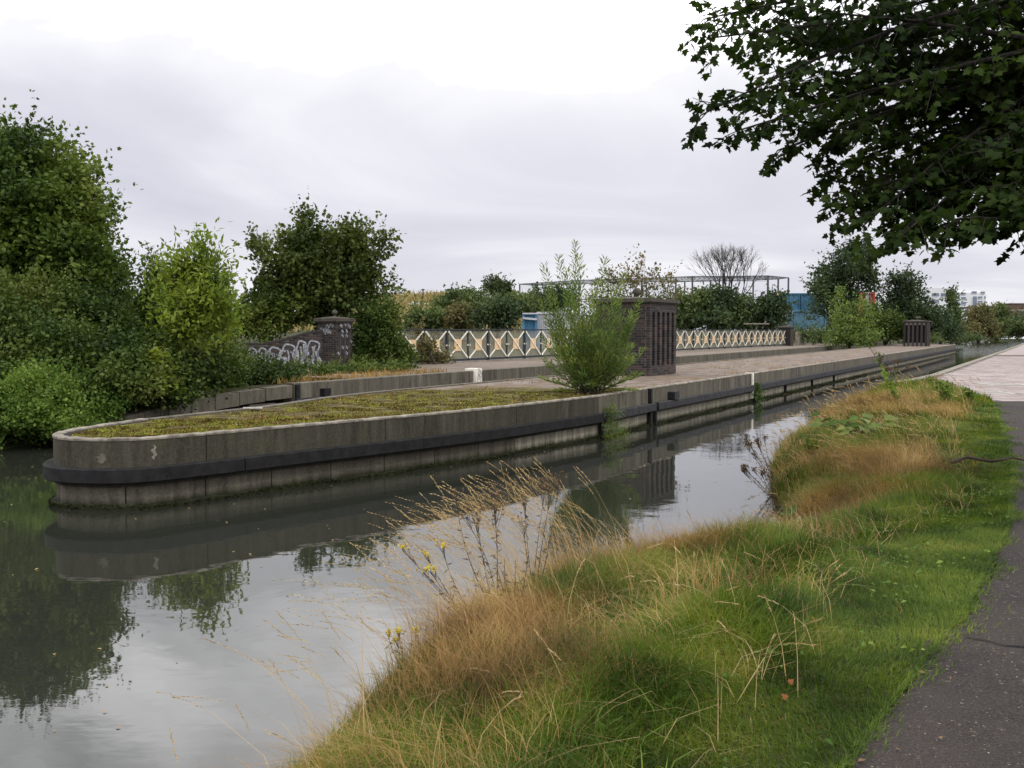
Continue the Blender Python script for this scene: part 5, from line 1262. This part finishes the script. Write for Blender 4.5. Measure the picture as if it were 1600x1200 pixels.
# white office block ------------------------------------------------------
def office():
    d = 350; k = d/1600; wm = plain('render_white', (.60, .61, .64), .7, .04, .05); gl = plain('office_glass', (.16, .19, .24), .2, .2, .1)
    root = empty('office_block', tuple(at(1505, 540, d)*np.array((1, 1, 0))), 'white modern office block with rounded corner tower beyond the trees', 'building')
    def xz(px, py): p = at(px, py, d); return p[0], p[2]
    def block(px0, px1, py, depth, name='wall', dy=0):
        x0_, z = xz(px0, py); x1_, _ = xz(px1, py); return MB().box(((x0_+x1_)/2, d+dy+depth/2, z/2), ((x1_-x0_)/2, depth/2, z/2)).build(name, wm, root)
    block(1452, 1484, 450, 14); block(1493, 1540, 457, 14, dy=1); block(1495, 1546, 453, 10, dy=4)
    x_, z = xz(1487, 449); mb = MB(); mb.tube([(x_, d+1.2, 0), (x_, d+1.2, z)], 1.15, 20); mb.build('stair_tower', wm, root, smooth=False)
    x_, z = xz(1541, 459); mb = MB(); mb.tube([(x_, d+4, 0), (x_, d+4, z)], 1.7, 20); mb.build('corner_drum', wm, root)
    x_, z = xz(1525, 463); MB().box((x_, d+.8, z/2), (.5, .4, z/2)).build('dark_bay', gl, root)
    for (a, b, c, e_) in ((1456, 1467, 458, 463), (1470, 1480, 458, 463), (1456, 1467, 468, 473), (1494, 1501, 457, 460), (1503, 1511, 457, 460), (1520, 1528, 455, 458), (1534, 1541, 455.5, 458.5), (1497, 1502, 464, 468), (1504, 1511, 464, 468), (1497, 1502, 472, 476), (1504, 1511, 472, 476), (1530, 1537, 463, 466), (1530, 1537, 470, 473), (1539, 1545, 463, 466), (1539, 1545, 470, 473)):
        xa, za = xz(a, c); xb, zb = xz(b, e_); yy_ = d-.02 if a < 1490 else d+.97 if c > 456.5 else d+.95
        if a > 1529: yy_ = d+.95 if a < 1538 else d+2.25
        f_ = MB().box(((xa+xb)/2, yy_, (za+zb)/2), ((xb-xa)/2, .06, (za-zb)/2)).build('window', gl, root)
        MB().box(((xa+xb)/2, yy_-.05, zb-.06), ((xb-xa)/2+.05, .1, .05)).build('sill', wm, f_)
office()
pb_ = empty('pipe_bridge', tuple(at(1560, 528, 268)), 'long thin dark footbridge beam spanning above the far trees', 'bridge'); bm_ = plain('rusty_beam', (.09, .07, .055), .8)
p = at(1492, 482, 268); q = at(1660, 475, 268); MB().bar(p, q, .8, .55).build('beam', bm_, pb_)
MB().bar(p-(0, 0, 1.0), q-(0, 0, 1.2), .4, .18).build('lower_chord', wht, pb_)
for px in (1500, 1525, 1556, 1578): a = at(px, 481, 268); MB().bar((a[0], a[1], .5), (a[0], a[1], a[2]), .5, .5).build('pier', bm_, pb_)
bk = plain('red_brick_far', (.16, .085, .065), .8); a = at(1580, 479, 270); b = at(1680, 479, 270)
tag(MB().box(((a[0]+b[0])/2, 274, a[2]/2+.6), ((b[0]-a[0])/2, 4, a[2]/2)).box(((a[0]+b[0])/2, 274, a[2]+.75), ((b[0]-a[0])/2+.3, 4.3, .15)).build('brick_abutment', bk), 'reddish brick building end at the right edge above the far canal', 'building')
p = at(661, 470, 112); tag(MB().tube([(p[0], p[1], p[2]-2), (p[0], p[1], p[2]+1.3)], .07, 6).tube([(p[0]-.2, p[1], p[2]+1.2), (p[0]+.2, p[1], p[2]+1.2)], .06, 5).build('hill_post', MAT['steel']), 'thin dark post standing on the dry hilltop', 'post')
a = at(1250, 530, 92); r_ = empty('fence_run', (a[0], a[1], .85), 'short grey boarded fence right of the far pillar', 'fence')
for i in range(9):
    p = at(1243.5+i*1.9, 530, 88+i*.9); MB().box((p[0], p[1], 1.45), (.045, .02, .62)).build('paling', MAT['coping'], r_)
p = at(1243, 530, 88.4); q = at(1260, 530, 95.4); MB().bar((p[0], p[1], 1.8), (q[0], q[1], 1.8), .05, .08).build('rail', MAT['coping'], r_)

# ------------------------------------------------------------------ bank weeds, individually
def weed(label, px, d, hgt, n=7, mat=None, flower=None, seed=1, group=None, spread=.5, name='ragwort', leaf=.038, lean=(0, 0), cat='weed', heads=10, stemc=None, leafy=1.0, x=None):
    r = np.random.RandomState(seed); x = (px-800)/1600*d if x is None else x; x = max(x, float(xr(d))+.03); z = float(hR(x-xr(d), d, x)); base = np.array((x, d, z))
    root = empty(name, tuple(base), label, cat, group); w_ = MB(); P = []; D = []; S = []; FP = []; FD = []; FS = []
    for i in range(n):
        an = r.uniform(0, 6.28); sp = r.uniform(.1, spread); hh = hgt*r.uniform(.65, 1.05); tip = base+np.array((math.cos(an)*sp*hh+lean[0]*hh, math.sin(an)*sp*hh+lean[1]*hh, hh))
        Q = np.array(curve(base+r.normal(size=3)*(.015, .015, 0), tip, .0, 7, seed*31+i)); w_.tube(list(Q), list(np.linspace(.0036, .0013, 7)), 4, False)
        nl = int(16*leafy)
        for j in range(nl):
            t = .08+.8*(j+.5)/nl; ii = min(int(t*6), 5); q = Q[ii]+(Q[ii+1]-Q[ii])*(t*6-ii); P.append(q); D.append(norm(r.normal(size=3)+np.array((0, 0, .1)))); S.append(leaf*r.uniform(.5, 1.3)*(1.2-t*.6))
        if flower is not None:
            for j in range(heads):
                dr = norm(np.array((r.normal()*.6, r.normal()*.6, 1))); e_ = Q[-1]+dr*r.uniform(.03, .13)*min(1, hgt); s_ = Q[5]+(Q[6]-Q[5])*r.rand(); w_.tube([s_, e_], [.0018, .0012], 3, False)
                for q in range(4): FP.append(e_+r.normal(size=3)*.004); FD.append(norm(r.normal(size=3)+np.array((0, 0, .6)))); FS.append(r.uniform(.010, .018)*np.interp(d, [5, 12, 25], [1, 1.5, 2.5]))
    V, F = scat(T_LEAF if leaf > .06 else T_NARROW, np.array(P), basis(np.array(D), norm(r.normal(size=(len(P), 3)))), np.array(S)*(1 if leaf > .06 else 1.5)); link('leaves', npmesh('leaves', V, F), mat, root); w_.build('stems', stemc or MAT['twig'], root)
    if flower is not None:
        V, F = scat(T_LEAF, np.array(FP), basis(np.array(FD), norm(r.normal(size=(len(FP), 3)))), np.array(FS)); tag(link('flower_heads', npmesh('flower_heads', V, F), flower, root), kind='stuff')
    return root
RG = 'ragwort plants on the bank'
weed('ragwort with yellow flower clusters leaning left over the water', 745, 6.5, .52, 5, LM['seed'], LM['yellow'], 2, RG, .35, lean=(-.62, .1))
weed('ragwort gone to brown seed, tallest of the clump at the water edge', 775, 6.9, .82, 6, LM['seed'], LM['seed'], 3, RG, .28, lean=(-.1, 0))
weed('ragwort with brown seed heads and a few yellow flowers right of the clump', 835, 7.0, .78, 5, LM['brownleaf'], LM['seed'], 4, RG, .3, lean=(0, 0))
weed('withered reddish brown dock in the dry grass', 800, 6.2, .55, 5, LM['seed'], None, 5, None, .3, name='dock_plant')
weed('dark seeded dock stalk at the edge of the dry clump', 890, 8.0, .5, 4, LM['seed'], LM['seed'], 6, None, .35, name='dock_plant')
weed('small ragwort with a yellow head low by the water', 640, 5.9, .32, 4, LM['green'], LM['yellow'], 7, RG, .4, lean=(-.2, 0))
weed('pink clover patch among green leaves beside the tan grass', 985, 8.6, .24, 9, LM['nettle'], LM['pink'], 8, None, .8, name='clover_patch', heads=1, leaf=.06)
weed('single pink clover in the middle of the bank', 1040, 8.0, .2, 3, LM['nettle'], LM['pink'], 9, None, .6, name='clover_patch', heads=1)
weed('leafless dark stalk standing at the muddy inlet', 1124, 10.9, .42, 1, LM['seed'], LM['seed'], 10, None, .1, name='dead_stalk', heads=5, leafy=.6, x=2.6)
MG = 'grey seeded mugwort over the water'
weed('grey leafless weed reaching out over the water beyond the inlet', 1215, 14.2, .62, 9, LM['seed'], LM['seed'], 11, MG, .5, name='mugwort', lean=(-.7, .1), heads=12)
weed('second grey weed over the water, nearer to the muddy inlet', 1205, 12.8, .45, 7, LM['seed'], LM['seed'], 12, MG, .5, name='mugwort', lean=(-.8, 0), heads=12)
weed('tall leaning green mugwort on the bank before the paving', 1410, 22.0, 1.25, 4, LM['nettle'], LM['green'], 13, None, .2, name='mugwort', lean=(-.62, 0), leaf=.1, leafy=2)
weed('upright green weed clump beside the start of the paving', 1480, 21.8, .6, 12, LM['nettle'], None, 14, None, .5, name='nettle_clump', leaf=.1, leafy=1.6)
weed('green nettle clump against the paved edge', 1515, 22.2, .4, 12, LM['nettle'], None, 15, None, .6, name='nettle_clump', leaf=.1, leafy=1.6)
weed('wispy seeded weed standing above the far dry grass', 1400, 25, .9, 7, LM['green'], LM['seed'], 16, None, .5, name='mugwort', leaf=.08)
weed('yellow green weed mound at the water side of the dry grass', 1275, 14.6, .35, 14, LM['light'], None, 17, None, .8, name='weed_mound', leaf=.09, leafy=1.4)
def broadleaf(label, px, d, n, size, seed, name='burdock'):
    r = np.random.RandomState(seed); x = (px-800)/1600*d; z = float(hR(x-xr(d), d, x)); root = empty(name, (x, d, z), label, 'weed')
    T = (np.array([(0, .45, .0)]+[(a*.9, b, .08*abs(a)-.12*b*b) for a, b in [(0, 0), (.2, -.05), (.36, .15), (.27, .5), (.16, .8), (0, 1.15), (-.13, .8), (-.3, .5), (-.33, .2), (-.2, -.05)]]), np.array([(0, i+1, (i+1) % 10+1) for i in range(10)]))
    for i in range(n):
        an = r.uniform(0, 6.28); tl = r.uniform(.05, .45); tip = np.array((x+math.cos(an)*tl, d+math.sin(an)*tl, z+r.uniform(.12, .36))); D = norm(np.array([[math.cos(an), math.sin(an), r.uniform(-.5, .1)]])); NN = norm(np.array([[r.normal()*.35, r.normal()*.35-.7, 1.]]))
        V, F = scat(T, tip[None], basis(D, NN), np.array([size*r.uniform(.7, 1.3)])); link('leaf', npmesh('leaf', V, F), LM['nettle'] if i % 4 else LM['willow'], root)
        MB().tube([(x, d, z), tuple((tip+np.array((x, d, z)))/2+np.array((0, 0, .05))), tuple(tip)], [.008, .006, .004], 4, False).build('stalk', MAT['twig'], root)
broadleaf('broad leaved burdock with large pale green leaves in the dry grass', 1350, 16.0, 34, .2, 3)
broadleaf('smaller yellowing broad leaved plant left of the large burdock', 1322, 16.6, 20, .15, 4)
broadleaf('dark leafy dock clump in the green grass', 1285, 10.4, 12, .17, 5, 'dock_plant')
n = 260; y = R.uniform(3, 20, n); x = xp(y)+R.exponential(.5, n)+.02; z = hR(x-xr(y), y, x)+.026
V, F = scat(T_LEAF, np.stack([x, y, z], 1), basis(norm(np.stack([R.normal(size=n), R.normal(size=n), R.normal(size=n)*.2], 1)), norm(np.stack([R.normal(size=n)*.3, R.normal(size=n)*.3, np.ones(n)], 1))), R.uniform(.01, .035, n))
tag(link('path_litter', npmesh('path_litter', V, F), LM['seed']), 'scraps of leaf litter and straw on the asphalt', kind='stuff')
# dead branch and fallen leaves
p = pz(1500, 727, .63); br = MB(); br.tube([p+(-.1, 0, .03), p+(.1, .05, .09), p+(.35, -.05, .05), p+(.6, .0, .09), p+(.8, -.08, .05)], [.022, .02, .02, .014, .008], 6).tube([p+(.1, .05, .08), p+(.22, .2, .16)], [.012, .005], 5).tube([p+(.35, -.05, .06), p+(.5, -.2, .1)], [.012, .005], 5)
tag(br.build('fallen_branch', MAT['twig']), 'grey fallen branch lying in the grass near the path', 'branch')
for i, (px, py) in enumerate(((1233, 1092), (1229, 1117))):
    p = pz(px, py, .62); V, F = scat(T_MAPLE, np.array([p+(0, 0, .07)]), basis(np.array([[.8-1.5*i, .4+.2*i, .45]]), np.array([[.5-.9*i, -.6, .8]])), np.array([.026]))
    tag(link('fallen_leaf', npmesh('fallen_leaf', V, F), leafmat('rust_leaf', [(.1, (.14, .05, .02)), (.9, (.22, .08, .03))], .2)), ['curled rust coloured leaf in the grass, the farther of two', 'curled rust coloured leaf in the grass, the nearer of two'][i], 'fallen leaf', 'rusty leaves on the grass')
# muddy stone at the inlet
tag(MB().sphere((3.35, 10.6, .02), .6, 14, 8, (1, .9, .4)).build('inlet_mud', mat_ground('mud', (.07, .055, .045), (.1, .08, .065), (.06, .05, .035), 5), smooth=True), 'bare muddy patch at the small inlet', kind='stuff')
print('tris', sum(len(o.data.polygons) for o in bpy.data.objects if o.type == 'MESH'), 'objects', len(bpy.data.objects))
